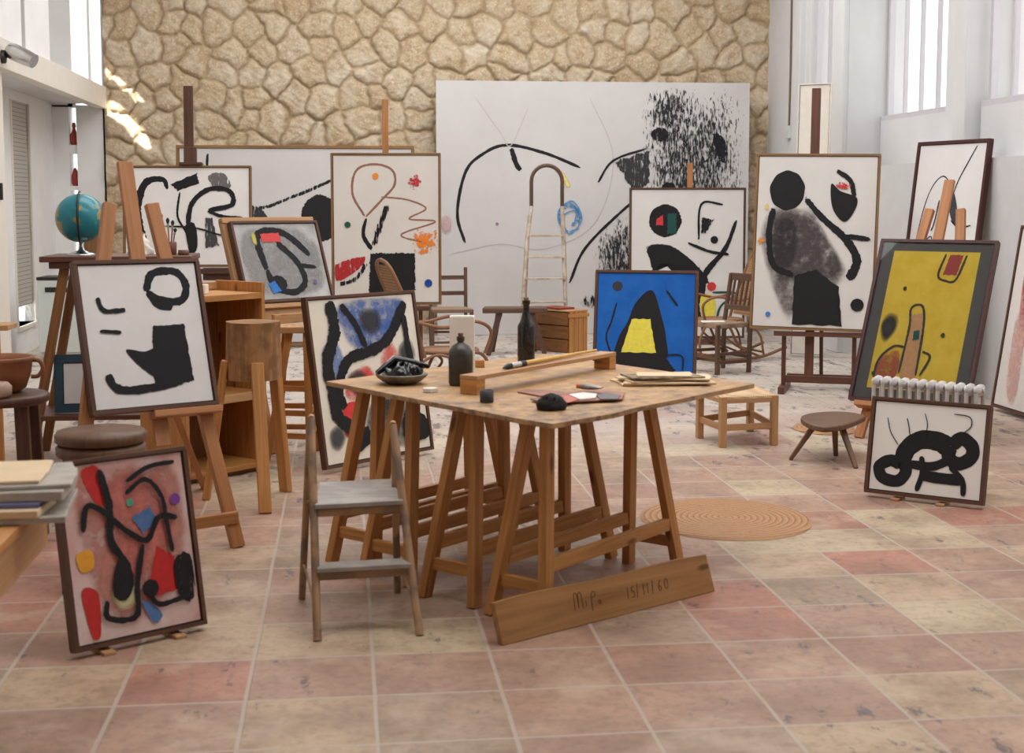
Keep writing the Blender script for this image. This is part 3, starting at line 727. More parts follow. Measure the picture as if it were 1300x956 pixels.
picture('framed_painting', 'wide white painting with black arcs on the dark easel by the stone wall', (-1.244, 11.4, 1.088), -2.9, 5.4, 1.009, .809, M['frame_gold'], .013, [
    ('S', BK, 'rough', (.10, .03), [(.14, .80), (.09, .45), (.16, .16), (.30, .12), (.34, .22)]),
    ('Q', BK, 'rough', [(.36, .17), (.58, .05), (.60, .16), (.42, .24)]),
    ('S', BK, 'rough', .02, [(.44, .24), (.42, .5), (.50, .70), (.52, .95)]),
    ('B', (110, 106, 104), 'dry', [(.66, .08), (.80, .05), (.86, .20), (.74, .25)]),
    ('S', BK, 'rough', .045, [(.50, .60), (.54, .36), (.68, .22), (.84, .24), (.86, .38), (.66, .44)]),
    ('S', BK, 'rough', .03, [(.66, .44), (.78, .50), (.96, .52)]),
    ('Q', (70, 68, 70), 'dry', [(.64, .50), (.70, .50), (.76, .82), (.64, .84)]),
    ('B', BK, 'rough', [(.48, .60), (.56, .58), (.58, .82), (.52, .88)]),
    ('S', BK, 'rough', .015, [(.30, .60), (.56, .62), (.80, .70), (.96, .66)]),
    ], ground((226, 222, 216), (236, 232, 228), 2))

picture('framed_painting', 'small grey painting with a black loop and red and blue patches', (-.346, 9.4, .949), 38.2, 19.9, .701, .564, M['frame'], .016, [
    ('B', (150, 148, 146), 'wash', [(.05, .1), (.9, .1), (.95, .9), (.1, .9)]),
    ('S', BK, 'rough', .085, [(.28, .62), (.24, .22), (.34, .10), (.60, .14), (.86, .44)]),
    ('S', BK, 'rough', .075, [(.28, .60), (.34, .84), (.56, .92), (.72, .78), (.66, .50), (.46, .24)]),
    ('S', BK, 'rough', .05, [(.66, .56), (.90, .60)]),
    ('D', BK, 'rough', (.38, .80), .11, .8),
    ('Q', (210, 74, 72), 'crisp', [(.29, .13), (.52, .12), (.53, .24), (.30, .24)]),
    ('Q', (54, 118, 196), 'crisp', [(.26, .80), (.34, .76), (.40, .90), (.30, .93)]),
    ('B', (206, 196, 96), 'soft', [(.18, .12), (.23, .12), (.23, .28), (.18, .26)]),
    ('D', (110, 90, 150), 'rough', (.84, .80), .022),
    ], ground((150, 148, 146), (196, 194, 192), 6))

picture('framed_painting', 'tall white painting with a black block below, red wash and orange splashes', (.364, 12.4, .70), -3.7, 1.2, .963, 1.333, M['frame_gold'], .017, [
    ('S', (148, 104, 88), 'rough', .025, [(.30, .42), (.18, .26), (.22, .10), (.40, .06), (.56, .10), (.58, .20), (.46, .30), (.30, .42)]),
    ('S', (150, 108, 90), 'rough', .018, [(.44, .28), (.70, .30), (.88, .36), (.72, .43), (.97, .45), (.64, .54), (.92, .60)]),
    ('S', BK, 'rough', (.03, .05), [(.31, .42), (.28, .54), (.36, .64)]),
    ('S', BK, 'dry', .07, [(.52, .32), (.44, .48), (.38, .62)]),
    ('B', (178, 44, 46), 'dry', [(.0, .74), (.30, .68), (.26, .76), (.10, .84), (.0, .85)]),
    ('S', BK, 'dry', .05, [(.04, .88), (.20, .84), (.32, .72)]),
    ('Q', BK, 'rough', [(.34, .66), (.78, .66), (.78, .92), (.32, .98)]),
    ('B', (236, 130, 40), 'spray', [(.74, .52), (.98, .50), (.98, .66), (.78, .68)]),
    ('D', (190, 48, 56), 'spray', (.77, .18), .08), ('D', (236, 140, 50), 'rough', (.40, .14), .03),
    ('D', (28, 84, 60), 'rough', (.13, .47), .03), ('D', (30, 66, 150), 'rough', (.90, .87), .038),
    ], ground((214, 206, 196), (222, 216, 208), 2))

picture('framed_painting', 'very wide pale grey painting with a black disc behind the easels', (-.523, 15.6, .03), -1.3, 4.0, 2.60, 2.20, M['frame_gold'], .03, [
    ('S', BK, 'dry', .02, [(.10, .10), (.30, .30), (.50, .24), (.75, .12), (.97, .10)]),
    ('D', BK, 'rough', (.60, .36), .085, 1.25),
    ('B', (52, 52, 54), 'dry', [(.30, .30), (.36, .32), (.44, .52), (.32, .50)]),
    ('S', BK, 'rough', .012, [(.12, .02), (.115, .12)]),
    ], ground((196, 192, 190), (204, 200, 198), 1.5))

picture('mural_canvas', 'huge unframed white canvas with thin lines and a dry black area against the stone', (3.008, 16.82, .004), -.7, .5, 3.82, 3.04, None, 0, [
    ('S', BK, 'rough', .011, [(.09, .64), (.065, .52), (.09, .36), (.14, .29), (.22, .25), (.34, .28), (.46, .34)]),
    ('S', BK, 'rough', .018, [(.235, .26), (.25, .32), (.265, .35)]),
    ('S', (196, 188, 184), 'rough', .003, [(.12, .06), (.20, .20), (.235, .25), (.29, .10)]),
    ('S', (190, 184, 180), 'rough', .003, [(.04, .68), (.20, .64), (.34, .66), (.5, .56), (.56, .30), (.48, .05)]),
    ('S', BK, 'rough', .010, [(.42, .80), (.47, .66), (.58, .52), (.66, .44)]),
    ('S', BK, 'rough', .008, [(.51, .40), (.56, .31), (.67, .26)]),
    ('Q', (58, 56, 58), 'dry', [(.56, .31), (.68, .26), (.68, .40), (.63, .45)]),
    ('B', (46, 44, 46), 'scrape', [(.66, .02), (.86, .02), (.98, .06), (.98, .60), (.86, .76), (.68, .60), (.64, .30)]),
    ('B', (46, 44, 46), 'scrape', [(.68, .03), (.80, .02), (.82, .12), (.72, .24), (.66, .16)]),
    ('B', (46, 44, 46), 'scrape', [(.50, .62), (.62, .50), (.68, .60), (.62, .92), (.52, .86)]),
    ('D', BK, 'dry', (.71, .205), .030, .8), ('B', BK, 'dry', [(.88, .20), (.92, .22), (.93, .32), (.90, .30)]),
    ('D', BK, 'dry', (.96, .46), .03, 1.3), ('D', BK, 'dry', (.74, .43), .03, 1), ('D', BK, 'scrape', (.49, .87), .04, .6),
    ('S', (92, 146, 196), 'spray', .012, [(.39, .56), (.40, .50), (.44, .50), (.45, .57), (.41, .59), (.385, .53), (.42, .48), (.455, .53), (.42, .57)]),
    ('S', (92, 146, 196), 'rough', .004, [(.40, .58), (.385, .51), (.43, .47), (.46, .54), (.42, .60), (.40, .53), (.44, .51), (.435, .57)]),
    ('S', (232, 220, 130), 'soft', .016, [(.375, .34), (.40, .37), (.42, .42)]),
    ('D', (208, 176, 176), 'soft', (.03, .56), .02, 1.6), ('D', (150, 120, 140), 'soft', (.19, .56), .006),
    ], ground((206, 202, 200), (216, 212, 210), 1.0), frame=False, cat='canvas')

picture('framed_painting', 'white painting with black masses and a yellow oval behind the blue picture', (3.818, 15.4, .075), -5, 1, 1.306, 1.69, M['frame'], .018, [
    ('D', BK, 'rough', (.30, .21), .15), ('Q', (205, 60, 60), 'crisp', [(.22, .20), (.28, .17), (.28, .24), (.22, .24)]), ('Q', (30, 76, 70), 'crisp', [(.32, .16), (.40, .16), (.40, .30), (.32, .30)]),
    ('B', BK, 'rough', [(.14, .38), (.36, .38), (.60, .52), (.70, .64), (.44, .60), (.28, .50), (.20, .56), (.16, .48)]),
    ('S', BK, 'rough', (.03, .08), [(.94, .20), (.84, .40), (.66, .58), (.62, .78)]),
    ('S', BK, 'rough', .022, [(.82, .10), (.62, .10), (.60, .36)]), ('Q', BK, 'dry', [(.62, .18), (.74, .20), (.66, .30), (.62, .30)]),
    ('D', BK, 'rough', (.74, .34), .035), ('S', BK, 'rough', .03, [(.50, .36), (.70, .42), (.88, .44)]),
    ('D', (200, 56, 56), 'crisp', (.72, .66), .04), ('B', (222, 204, 76), 'crisp', [(.62, .74), (.70, .71), (.76, .78), (.73, .90), (.65, .88)]),
    ('S', BK, 'rough', .06, [(.58, .70), (.60, .86), (.68, .95)]), ('S', (30, 72, 66), 'rough', .022, [(.72, .70), (.94, .71), (.80, .80), (.76, .96)]),
    ], ground((216, 212, 208), (224, 220, 216), 2))

picture('framed_painting', 'bright blue painting with black mass and yellow patch standing behind the work table', (2.355, 10.924, .05), -19, 10.7, .832, 1.024, M['frame'], .020, [
    ('D', (52, 52, 56), 'rough', (.20, .11), .055),
    ('S', BK, 'rough', .022, [(.20, .24), (.15, .40), (.10, .54), (.18, .72)]),
    ('B', BK, 'crisp', [(.40, .24), (.56, .14), (.66, .34), (.72, .54), (.70, .72), (.22, .74), (.22, .56), (.32, .40)]),
    ('Q', (226, 212, 78), 'crisp', [(.36, .38), (.55, .38), (.62, .66), (.26, .66)]),
    ('Q', BK, 'crisp', [(.22, .66), (.70, .67), (.82, .80), (.82, .97), (.12, .97), (.12, .80)]),
    ('B', (190, 56, 60), 'crisp', [(.24, .78), (.40, .83), (.58, .80), (.58, .88), (.40, .90), (.24, .88)]),
    ('S', BK, 'rough', .024, [(.70, .13), (.84, .28)]), ('S', BK, 'rough', .02, [(.66, .68), (.88, .68), (.90, .80)]),
    ], ground((22, 86, 166), (34, 102, 184), 5))

picture('framed_painting', 'large painting with a brown smoky wash and black block on the dark easel', (3.860, 11.3, .535), -23, 6.7, 1.018, 1.482, M['frame_gold'], .018, [
    ('B', (96, 84, 82), 'wash', [(.02, .44), (.14, .28), (.36, .30), (.60, .44), (.80, .70), (.50, .84), (.30, .98), (.10, .70)]),
    ('B', (84, 76, 76), 'wash', [(.12, .36), (.46, .30), (.66, .52), (.78, .68), (.52, .74), (.20, .74), (.12, .56)]),
    ('B', (58, 52, 54), 'wash', [(.14, .40), (.30, .36), (.36, .50), (.30, .66), (.16, .62)]),
    ('D', BK, 'crisp', (.25, .20), .15, 1.15),
    ('S', BK, 'rough', .06, [(.14, .30), (.11, .46), (.16, .64), (.34, .70)]),
    ('S', BK, 'rough', (.05, .09), [(.40, .24), (.56, .36), (.76, .48), (.86, .60), (.80, .72)]),
    ('Q', BK, 'crisp', [(.34, .70), (.52, .66), (.72, .76), (.76, .985), (.34, .985)]),
    ('B', BK, 'crisp', [(.62, .16), (.70, .20), (.84, .24), (.82, .32), (.74, .38), (.64, .30)]),
    ('S', BK, 'rough', .045, [(.66, .08), (.78, .14), (.82, .24)]),
    ('S', BK, 'rough', .05, [(.74, .46), (.97, .48)]),
    ('D', BK, 'crisp', (.88, .86), .055),
    ('D', (196, 60, 58), 'spray', (.72, .17), .07, .6), ('D', (222, 140, 60), 'spray', (.04, .50), .04),
    ('D', (64, 120, 190), 'rough', (.13, .93), .022), ('D', (222, 200, 120), 'soft', (.08, .30), .02, 1.8),
    ], ground((212, 208, 202), (222, 218, 212), 2), roll=.8)

picture('glazed_painting', 'yellow painting behind glass in a maroon frame with a grey mount', (3.707, 8.9, .258), -45.2, 24, .829, 1.192, M['frame_maroon'], .022, [
    ('Q', (176, 78, 70), 'rough', [(.66, .02), (.82, .02), (.78, .17), (.62, .17)]),
    ('S', (74, 66, 62), 'rough', .03, [(.62, .01), (.57, .17), (.66, .21), (.78, .20), (.86, .01)]),
    ('B', (64, 64, 66), 'soft', [(.02, .52), (.10, .45), (.21, .48), (.22, .58), (.12, .68), (.04, .64)]),
    ('B', (64, 64, 66), 'soft', [(.02, .54), (.10, .48), (.19, .50), (.20, .58), (.12, .66), (.05, .62)]),
    ('Q', (214, 168, 118), 'rough', [(.36, .46), (.50, .44), (.54, .92), (.36, .92)]),
    ('S', (74, 68, 64), 'rough', .03, [(.34, .90), (.36, .56), (.34, .42), (.46, .40), (.52, .54), (.54, .92)]),
    ('S', (74, 68, 64), 'rough', .03, [(.56, .72), (.66, .76), (.58, .90)]),
    ('B', (192, 96, 84), 'wash', [(.06, .92), (.10, .78), (.30, .72), (.32, .92)]),
    ('S', (74, 68, 64), 'rough', .03, [(.06, .94), (.08, .80), (.22, .70), (.36, .70)]),
    ('Q', (40, 100, 96), 'rough', [(.42, .58), (.49, .57), (.50, .64), (.43, .65)]),
    ('D', (70, 64, 50), 'rough', (.22, .28), .02, 1.4), ('D', (70, 64, 50), 'rough', (.76, .60), .024, 1.2),
    ('D', (70, 64, 50), 'rough', (.05, .90), .02, 1.2),
    ], ground((232, 200, 62), (244, 218, 92), 8), mount=(plain('grey_mount', L(98, 98, 96), .8, var=.04), .11, .10), glass=True)

picture('framed_painting', 'white painting with thin curved lines leaning upright against the right wall', (4.79, 11.17, .03), -72, 6.9, .849, 2.10, M['frame_maroon'], .028, [
    ('S', BK, 'rough', .016, [(.06, .48), (.20, .22), (.40, .13), (.58, .20), (.70, .36), (.74, .60)]),
    ('S', BK, 'rough', .018, [(.88, .0), (.66, .14), (.60, .20)]),
    ('B', (60, 60, 64), 'crisp', [(.58, .19), (.66, .24), (.72, .33), (.64, .32), (.57, .27)]),
    ('S', BK, 'rough', .018, [(.60, .31), (.74, .34), (.92, .33)]),
    ('S', BK, 'rough', .02, [(.40, .22), (.36, .32), (.32, .36)]),
    ('S', BK, 'rough', .012, [(.22, .50), (.22, .42), (.34, .38), (.36, .46)]),
    ], ground((220, 216, 214), (228, 225, 222), 2))

picture('framed_painting', 'pale painting with a red wash leaning low on the right wall', (4.96, 9.74, .03), -90, 8, 1.04, 1.41, M['frame'], .02, [
    ('B', (196, 76, 74), 'wash', [(.16, .10), (.34, .06), (.40, .60), (.24, .64), (.14, .40)]),
    ('B', (190, 52, 54), 'wash', [(.22, .20), (.60, .10), (.80, .5), (.40, .56)]),
    ('B', (216, 170, 160), 'wash', [(.12, .50), (.30, .50), (.34, .96), (.16, .92)]),
    ('D', (90, 80, 80), 'rough', (.10, .07), .03, .5)], ground((214, 206, 198), (224, 218, 212), 2))

name_key = 'coil'
picture('framed_painting', 'small white painting with coiled black bands leaning before the radiator', (3.044, 7.057, .025), -40.4, 11.1, .639, .528, M['frame'], .018, [
    ('S', BK, 'crisp', (.16, .18), [(.28, .70), (.32, .52), (.44, .40), (.60, .40), (.70, .46)]),
    ('S', BK, 'crisp', .11, [(.28, .70), (.18, .66), (.08, .74), (.12, .86), (.26, .88), (.33, .76), (.28, .66)]),
    ('S', BK, 'crisp', .12, [(.72, .44), (.80, .34), (.90, .42), (.90, .54), (.80, .62), (.70, .56), (.72, .44)]),
    ('S', BK, 'crisp', .08, [(.34, .68), (.56, .68), (.70, .60)]),
    ('S', BK, 'crisp', .10, [(.46, .78), (.60, .80), (.86, .80)]),
    ('S', BK, 'crisp', .05, [(.46, .58), (.48, .76), (.44, .97)]), ('S', BK, 'crisp', .05, [(.72, .66), (.84, .80), (.86, .97)]),
    ('S', BK, 'crisp', .009, [(.12, .18), (.16, .34), (.24, .48)]), ('S', BK, 'crisp', .009, [(.46, .10), (.49, .22), (.48, .36)]),
    ('S', BK, 'crisp', .010, [(.72, .08), (.86, .10), (.88, .20), (.82, .28)]),
    ('S', BK, 'crisp', .010, [(.30, .17), (.32, .24), (.34, .36)]),
    ], ground((226, 220, 212), (232, 227, 221), 2), blocks=(-.22, .16))

picture('framed_painting', 'tall painting with thick black arcs, blue wash and red patches behind the table', (.218, 8.536, .03), 42.9, 9.5, .920, 1.028, M['frame'], .018, [
    ('B', (64, 104, 176), 'wash', [(.26, .02), (.92, .02), (.80, .24), (.5, .34), (.30, .28)]),
    ('B', (110, 140, 190), 'wash', [(.06, .30), (.22, .26), (.26, .42), (.12, .50)]),
    ('B', (222, 70, 66), 'wash', [(.28, .48), (.48, .42), (.56, .56), (.36, .66), (.22, .60)]),
    ('B', (226, 90, 84), 'wash', [(.60, .38), (.76, .30), (.82, .56), (.64, .56)]),
    ('B', (214, 60, 56), 'rough', [(.20, .66), (.34, .66), (.26, .86), (.18, .82)]),
    ('B', (60, 60, 64), 'soft', [(.44, .10), (.54, .06), (.66, .10), (.66, .20), (.56, .25), (.45, .20)]),
    ('B', (60, 58, 62), 'soft', [(.26, .48), (.38, .44), (.48, .50), (.44, .60), (.30, .60)]),
    ('B', (64, 62, 66), 'soft', [(.80, .32), (.92, .28), (.97, .40), (.88, .48), (.78, .42)]),
    ('B', (70, 70, 72), 'soft', [(.04, .80), (.14, .76), (.20, .84), (.12, .93), (.04, .90)]),
    ('S', BK, 'rough', .09, [(.92, .04), (.72, .26), (.52, .34), (.30, .38), (.18, .54), (.20, .68)]),
    ('S', BK, 'rough', .11, [(.18, .0), (.20, .20), (.10, .38), (.12, .56), (.14, .72), (.32, .84)]),
    ('S', BK, 'rough', .05, [(.28, .03), (.40, .16), (.48, .32)]),
    ('S', BK, 'rough', .06, [(.88, .12), (.90, .40), (.97, .62)]),
    ('B', BK, 'rough', [(.54, .58), (.64, .44), (.80, .44), (.90, .56), (.76, .62)]),
    ('B', (46, 46, 48), 'wash', [(.44, .66), (.80, .66), (.86, .96), (.40, .92)]),
    ('Q', BK, 'rough', [(.22, .82), (.40, .80), (.44, .90), (.22, .985)]), ('B', BK, 'rough', [(.78, .74), (.98, .80), (.98, .94), (.74, .92)]),
    ], ground((226, 216, 196), (234, 228, 216), 3))

# white board behind the dark easel mast
o = picture('white_board', 'narrow white board standing behind the dark easel mast at the window', (4.62, 14.0, .02), -34, 3, .34, 2.80, M['card'], .01, [], M['card'], cat='board')
pA = atY(1036, 100, 14.0); o.location.x = pA.x - .05

# ------------------------------------------------------------------ easels
def bars(name, label, cat, base, parts, mat, group=None, bevel=.003):
    r = root(name, label, cat, base, 0, group)
    for pn, lst in parts:
        mb = MB()
        for q in lst:
            p0, p1, w, d = q[:4]; up = q[4] if len(q) > 4 else None
            mb.bar(localize(r, p0), localize(r, p1), w, d, up)
        m = mat
        if ':' in pn: pn, mk = pn.split(':'); m = M[mk]
        mb.build(pn, m, r, bevel)
    return r
V = lambda *a: Vector(a)
def picframe(pos, yaw, tilt):
    ax = V(math.cos(R(yaw)), math.sin(R(yaw)), 0); bk = V(-math.sin(R(yaw)), math.cos(R(yaw)), 0)
    up = bk * math.sin(R(tilt)) + V(0, 0, math.cos(R(tilt))); nb = bk * math.cos(R(tilt)) - V(0, 0, math.sin(R(tilt)))
    P = Vector(pos)
    return lambda a, u, b: P + ax * a + up * u + nb * b, ax, bk, up, nb
def lyre_easel(label, pos, yaw, tilt, hw, half, topu, m, sideu=None, masttop=True, foot=None):
    """tripod easel: two front legs meeting at a mast, a rear leg, a cross bar and a ledge"""
    f, ax, bk, up, nb = picframe(pos, yaw, tilt)
    base = f(0, 0, .1); base.z = 0
    kz = pos[2]
    def down(a, b0, spread):   # foot of a leg on the floor
        p = f(a, -kz / math.cos(R(tilt)), b0); p = p + ax * spread; p.z = 0; return p
    l_t, r_t = f(-half * .45, sideu, .085), f(half * .45, sideu, .085)
    lf, rf = down(-half * .45, .085, -half * .75), down(half * .45, .085, half * .75)
    mt = f(0, topu, .085); mbm = f(0, -kz * .35, .085)
    rear_t = f(0, sideu * .9, .13); rear_f = base + bk * .55; rear_f.z = 0
    cz = .42
    q = lambda a, b_, t: a.lerp(b_, t)
    t_ = 1 - (kz * .45) / max(l_t.z, .1)
    return bars('easel', label, 'easel', base, [
        ('leg', [(lf, l_t, .045, .028, nb)]), ('leg', [(rf, r_t, .045, .028, nb)]), ('rear_leg', [(rear_f, rear_t, .045, .028, ax)]),
        ('mast', [(mbm, mt, .055, .028, nb)]),
        ('crossbar', [(q(lf, l_t, .16) + bk * .03, q(rf, r_t, .16) + bk * .03, .02, .045)]),
        ('ledge', [(f(-hw, -.018, .045), f(hw, -.018, .045), .075, .03, up)])], m)

def onplane(f, nb, b, px, py):
    o = f(0, 0, b); r = ray(px, py); return CAM + r * ((o - CAM).dot(nb) / r.dot(nb))
def planefoot(f, b, px, kz, tilt):
    best = None
    for i in range(-120, 121):
        p = f(i / 100, 0, b); q = f(i / 100, -p.z / math.cos(R(tilt)), b); v = q - CAM
        x = CX + FPX * v.dot(RT) / v.dot(FW)
        if best is None or abs(x - px) < best[0]: best = (abs(x - px), q)
    return best[1]
# orange easel that carries the white/black picture on the left
e2f, ax, bk, up, nb = picframe((-.851, 6.45, .663), 29.4, 16.7)
lt, ct, rt = onplane(e2f, nb, .088, 139, 259), onplane(e2f, nb, .075, 158, 206), onplane(e2f, nb, .088, 192, 259)
lf, rf = planefoot(e2f, .088, 88, .663, 16.7), planefoot(e2f, .088, 301, .663, 16.7)
rearf = flo(254, 632) + V(.0, .25, 0); rearf.z = 0
bars('easel', 'light orange tripod easel holding the white painting beside the round stool', 'easel', (-.85, 6.8, 0), [
    ('leg', [(lf, lt, .04, .062, ax)]), ('leg', [(rf, rt, .04, .062, ax)]),
    ('mast', [(e2f(.03, -.16, .075), ct, .03, .072, ax)]),
    ('rear_leg', [(rearf, e2f(0, .5, .12), .05, .035, ax)]),
    ('crossbar', [(lf.lerp(rf, .1) + V(0, .03, .13), rf.lerp(lf, .03) + V(.02, .03, .14), .03, .055)]),
    ('ledge', [(e2f(-.02, -.018, .03), e2f(.31, -.018, .03), .08, .032, up)])], M['easel'])

# easel of the glazed yellow picture
yf, ax, bk, up, nb = picframe((3.707, 8.9, .258), -45.2, 24)
lt, ct, rt = onplane(yf, nb, .09, 1181, 266), onplane(yf, nb, .075, 1206, 229), onplane(yf, nb, .09, 1220, 266)
lf, rf = planefoot(yf, .09, 1090, .258, 24), planefoot(yf, .09, 1215, .258, 24)
bars('easel', 'light orange tripod easel holding the glazed yellow painting', 'easel', (3.8, 9.1, 0), [
    ('leg', [(lf, lt, .04, .062, ax)]), ('leg', [(rf, rt, .04, .062, ax)]),
    ('mast', [(yf(-.03, -.10, .075), ct, .03, .072, ax)]),
    ('rear_leg', [(V(4.45, 9.75, 0), yf(0, .9, .12), .05, .035, ax)]),
    ('crossbar', [(lf.lerp(rf, .06) + V(.03, .05, .16), rf.lerp(lf, .06) + V(.03, .05, .16), .03, .05)]),
    ('ledge', [(yf(-.36, -.02, .03), yf(.30, -.02, .03), .09, .034, up)])], M['easel'])

def h_easel(label, pos, yaw, tilt, topz, hb, m, mastw=.07, clamp=None, off=.07, braces=True, ledge=True, mx=0.0, mastm=''):
    """studio easel: two runners, two short posts, a tall mast, a ledge"""
    f, ax, bk, up, nb = picframe(pos, yaw, tilt)
    kz = pos[2]; o = Vector(pos) + bk * off; o.z = 0
    mtop = o + V(0, 0, topz) + bk * (topz - kz) * math.tan(R(tilt))
    parts = []
    for s in (-1, 1):
        parts.append(('runner', [(o + ax * hb * s - bk * .20 + V(0, 0, .03), o + ax * hb * s + bk * .42 + V(0, 0, .03), .055, .06)]))
    for s in (-1, 1):
        parts.append(('post', [(o + ax * hb * s + V(0, 0, .06), o + ax * hb * s + V(0, 0, max(kz - .03, .2)), .05, .035, ax)]))
    if braces: parts.append(('rear_brace', [(o + bk * .38 + V(0, 0, .09), o + V(0, 0, kz + .6) + bk * .07, .04, .03, ax)]))
    parts.append(('mast' + mastm, [(o + ax * mx + V(0, 0, .08), mtop + ax * mx, .03, mastw, ax)]))
    parts.append(('crossbar', [(o - ax * hb - bk * .0 + V(0, 0, .11), o + ax * hb + V(0, 0, .11), .03, .06), (o - ax * hb + bk * .34 + V(0, 0, .09), o + ax * hb + bk * .34 + V(0, 0, .09), .04, .05)]))
    if ledge: parts.append(('ledge', [(f(-hb - .08, -.034, .035), f(hb + .08, -.034, .035), .10, .04, up)]))
    if clamp is not None:
        parts.append(('clamp', [(f(mx - .06, clamp + .012, .03), f(mx + .12, clamp + .012, .03), .10, .022, up), (f(mx + .02, clamp + .02, .05), f(mx + .02, clamp + .15, .05), .10, .05, nb)]))
    return bars('studio_easel', label, 'easel', o, parts, m)
h_easel('dark studio easel with square base holding the large smoky painting', (3.93, 11.3, .535), -23, 6.7, 2.56, .29, M['maroon'], .075, mx=-.08)
e = h_easel('dark tall mast easel with top clamp holding the wide black arc painting', (-1.244, 11.4, 1.088), -2.9, 5.4, 2.53, .26, M['walnut'], .075, clamp=.81, off=.09, mx=0.0)
h_easel('reddish studio easel holding the tall painting with orange splashes', (.36, 12.4, .70), -3.7, 1.2, 2.50, .30, M['maroon'], .055, mastm=':easel')
h_easel('brown studio easel behind the bentwood rocking chair', (3.85, 15.4, .075), -5, 1, 2.04, .28, M['maroon'], .06, mastm=':easel')
# second rail seen on the dark easel below the picture
mb = MB(); p0, p1 = localize(e, atY(258, 348, 11.42)), localize(e, atY(293, 348, 11.42)); mb.bar(p0, p1, .04, .10, (0, 0, 1)); mb.build('lower_rail', M['walnut'], e, .003)

# pine easel of the small grey picture
gf, ax, bk, up, nb = picframe((-.346, 9.4, .949), 38.2, 19.9)
def fl0(p): q = p.copy(); q.z = 0; return q
bars('easel', 'pale pine easel with wide tray holding the small grey painting', 'easel', (-.4, 9.6, 0), [
    ('leg', [(fl0(gf(-.36, -.9, .05)), gf(-.28, .50, .10), .045, .03, nb)]), ('leg', [(fl0(gf(.36, -.9, .05)), gf(.28, .50, .10), .045, .03, nb)]),
    ('rear_leg', [(fl0(gf(0, -.6, .75)), gf(0, .45, .14), .045, .03, ax)]),
    ('backboard', [(gf(-.36, .03, .075), gf(-.36, .59, .075), .04, .04, nb), (gf(-.38, .585, .068), gf(.36, .585, .068), .04, .045, nb)]),
    ('tray', [(gf(-.42, -.03, .05), gf(.42, -.03, .05), .14, .03, up), (gf(-.42, -.08, .02), gf(.42, -.08, .02), .02, .07, up)]),
    ('crossbar', [(fl0(gf(-.34, -.9, .06)) + V(0, 0, .86), fl0(gf(.34, -.9, .06)) + V(0, 0, .86), .03, .06)])], M['pine_pale'])

# ------------------------------------------------------------------ work table: four trestles and a board
def trestle(label, c0, c1, h, lw, spread=.13):
    c0, c1 = Vector((*c0, 0)), Vector((*c1, 0)); d = (c1 - c0).normalized(); n = V(-d.y, d.x, 0)
    r = root('trestle', label, 'trestle', (c0 + c1) / 2, 0, None)
    parts = []
    for c, lean in ((c0, d * .13), (c1, -d * .13)):
        for s in (-1, 1):
            parts.append(('leg', [(c + n * s * spread, c + lean + n * s * .042 + V(0, 0, h - .01), .055, .038, n)]))
        c = c + lean * .2
        parts.append(('end_brace', [(c + n * (spread * .86) + V(0, 0, .14), c - n * (spread * .86) + V(0, 0, .14), .028, .05)]))
    for s, z in ((-1, .22), (1, .22)):
        k = spread + (.042 - spread) * z / h
        parts.append(('long_rail', [(c0 + d * .04 + n * s * k + V(0, 0, z), c1 - d * .04 + n * s * k + V(0, 0, z), .028, .055)]))
    parts.append(('top_beam', [(c0 + d * .15 + V(0, 0, h - .009), c1 - d * .15 + V(0, 0, h - .009), .07, .014)]))
    for pn, lst in parts:
        mb = MB()
        for (p0, p1, w, dd, *u) in lst: mb.bar(localize(r, p0), localize(r, p1), w, dd, u[0] if u else None)
        mb.build(pn, M['pine'], r, .003)
    return r
TZ = .80
DR = Vector((.69, .715))
def tr(label, a): trestle(label, a, (a[0] + DR[0], a[1] + DR[1]), TZ - .022, .055)
tr('front wooden trestle of the work table, next to the leaning plank', (.645, 5.22))
tr('second wooden trestle from the plank under the work table', (.40, 5.50))
tr('third wooden trestle from the plank under the work table', (.16, 5.84))
tr('last wooden trestle under the table, behind the small step ladder', (.02, 6.10))
tl, tn, trr, tb = [flo(*q, TZ) for q in ((414, 484), (702, 540), (958, 487), (690, 449))]
poly = []
for a_, b_, jag in ((tl, tn, .006), (tn, trr, .01), (trr, tb, .006), (tb, tl, .006)):
    for k in range(8):
        p = a_.lerp(b_, k / 8)
        if k: p = p + V(rnd.uniform(-jag, jag), rnd.uniform(-jag, jag), 0)
        poly.append((p.x, p.y))
# ease the near corner
cx_ = sum(p[0] for p in poly) / len(poly); cy_ = sum(p[1] for p in poly) / len(poly)
poly[8] = (poly[8][0] + (cx_ - poly[8][0]) * .03, poly[8][1] + (cy_ - poly[8][1]) * .03)
mb = MB(); mb.slab([(p[0] - cx_, p[1] - cy_) for p in poly], -.02, 0, grain=R(45))
o = mb.build('table_board', M['board'], None, .002, loc=(cx_, cy_, TZ))
tag(o, 'large worn plywood board on trestles carrying bottles, brushes and papers', 'table top')
TT = TZ + .0008

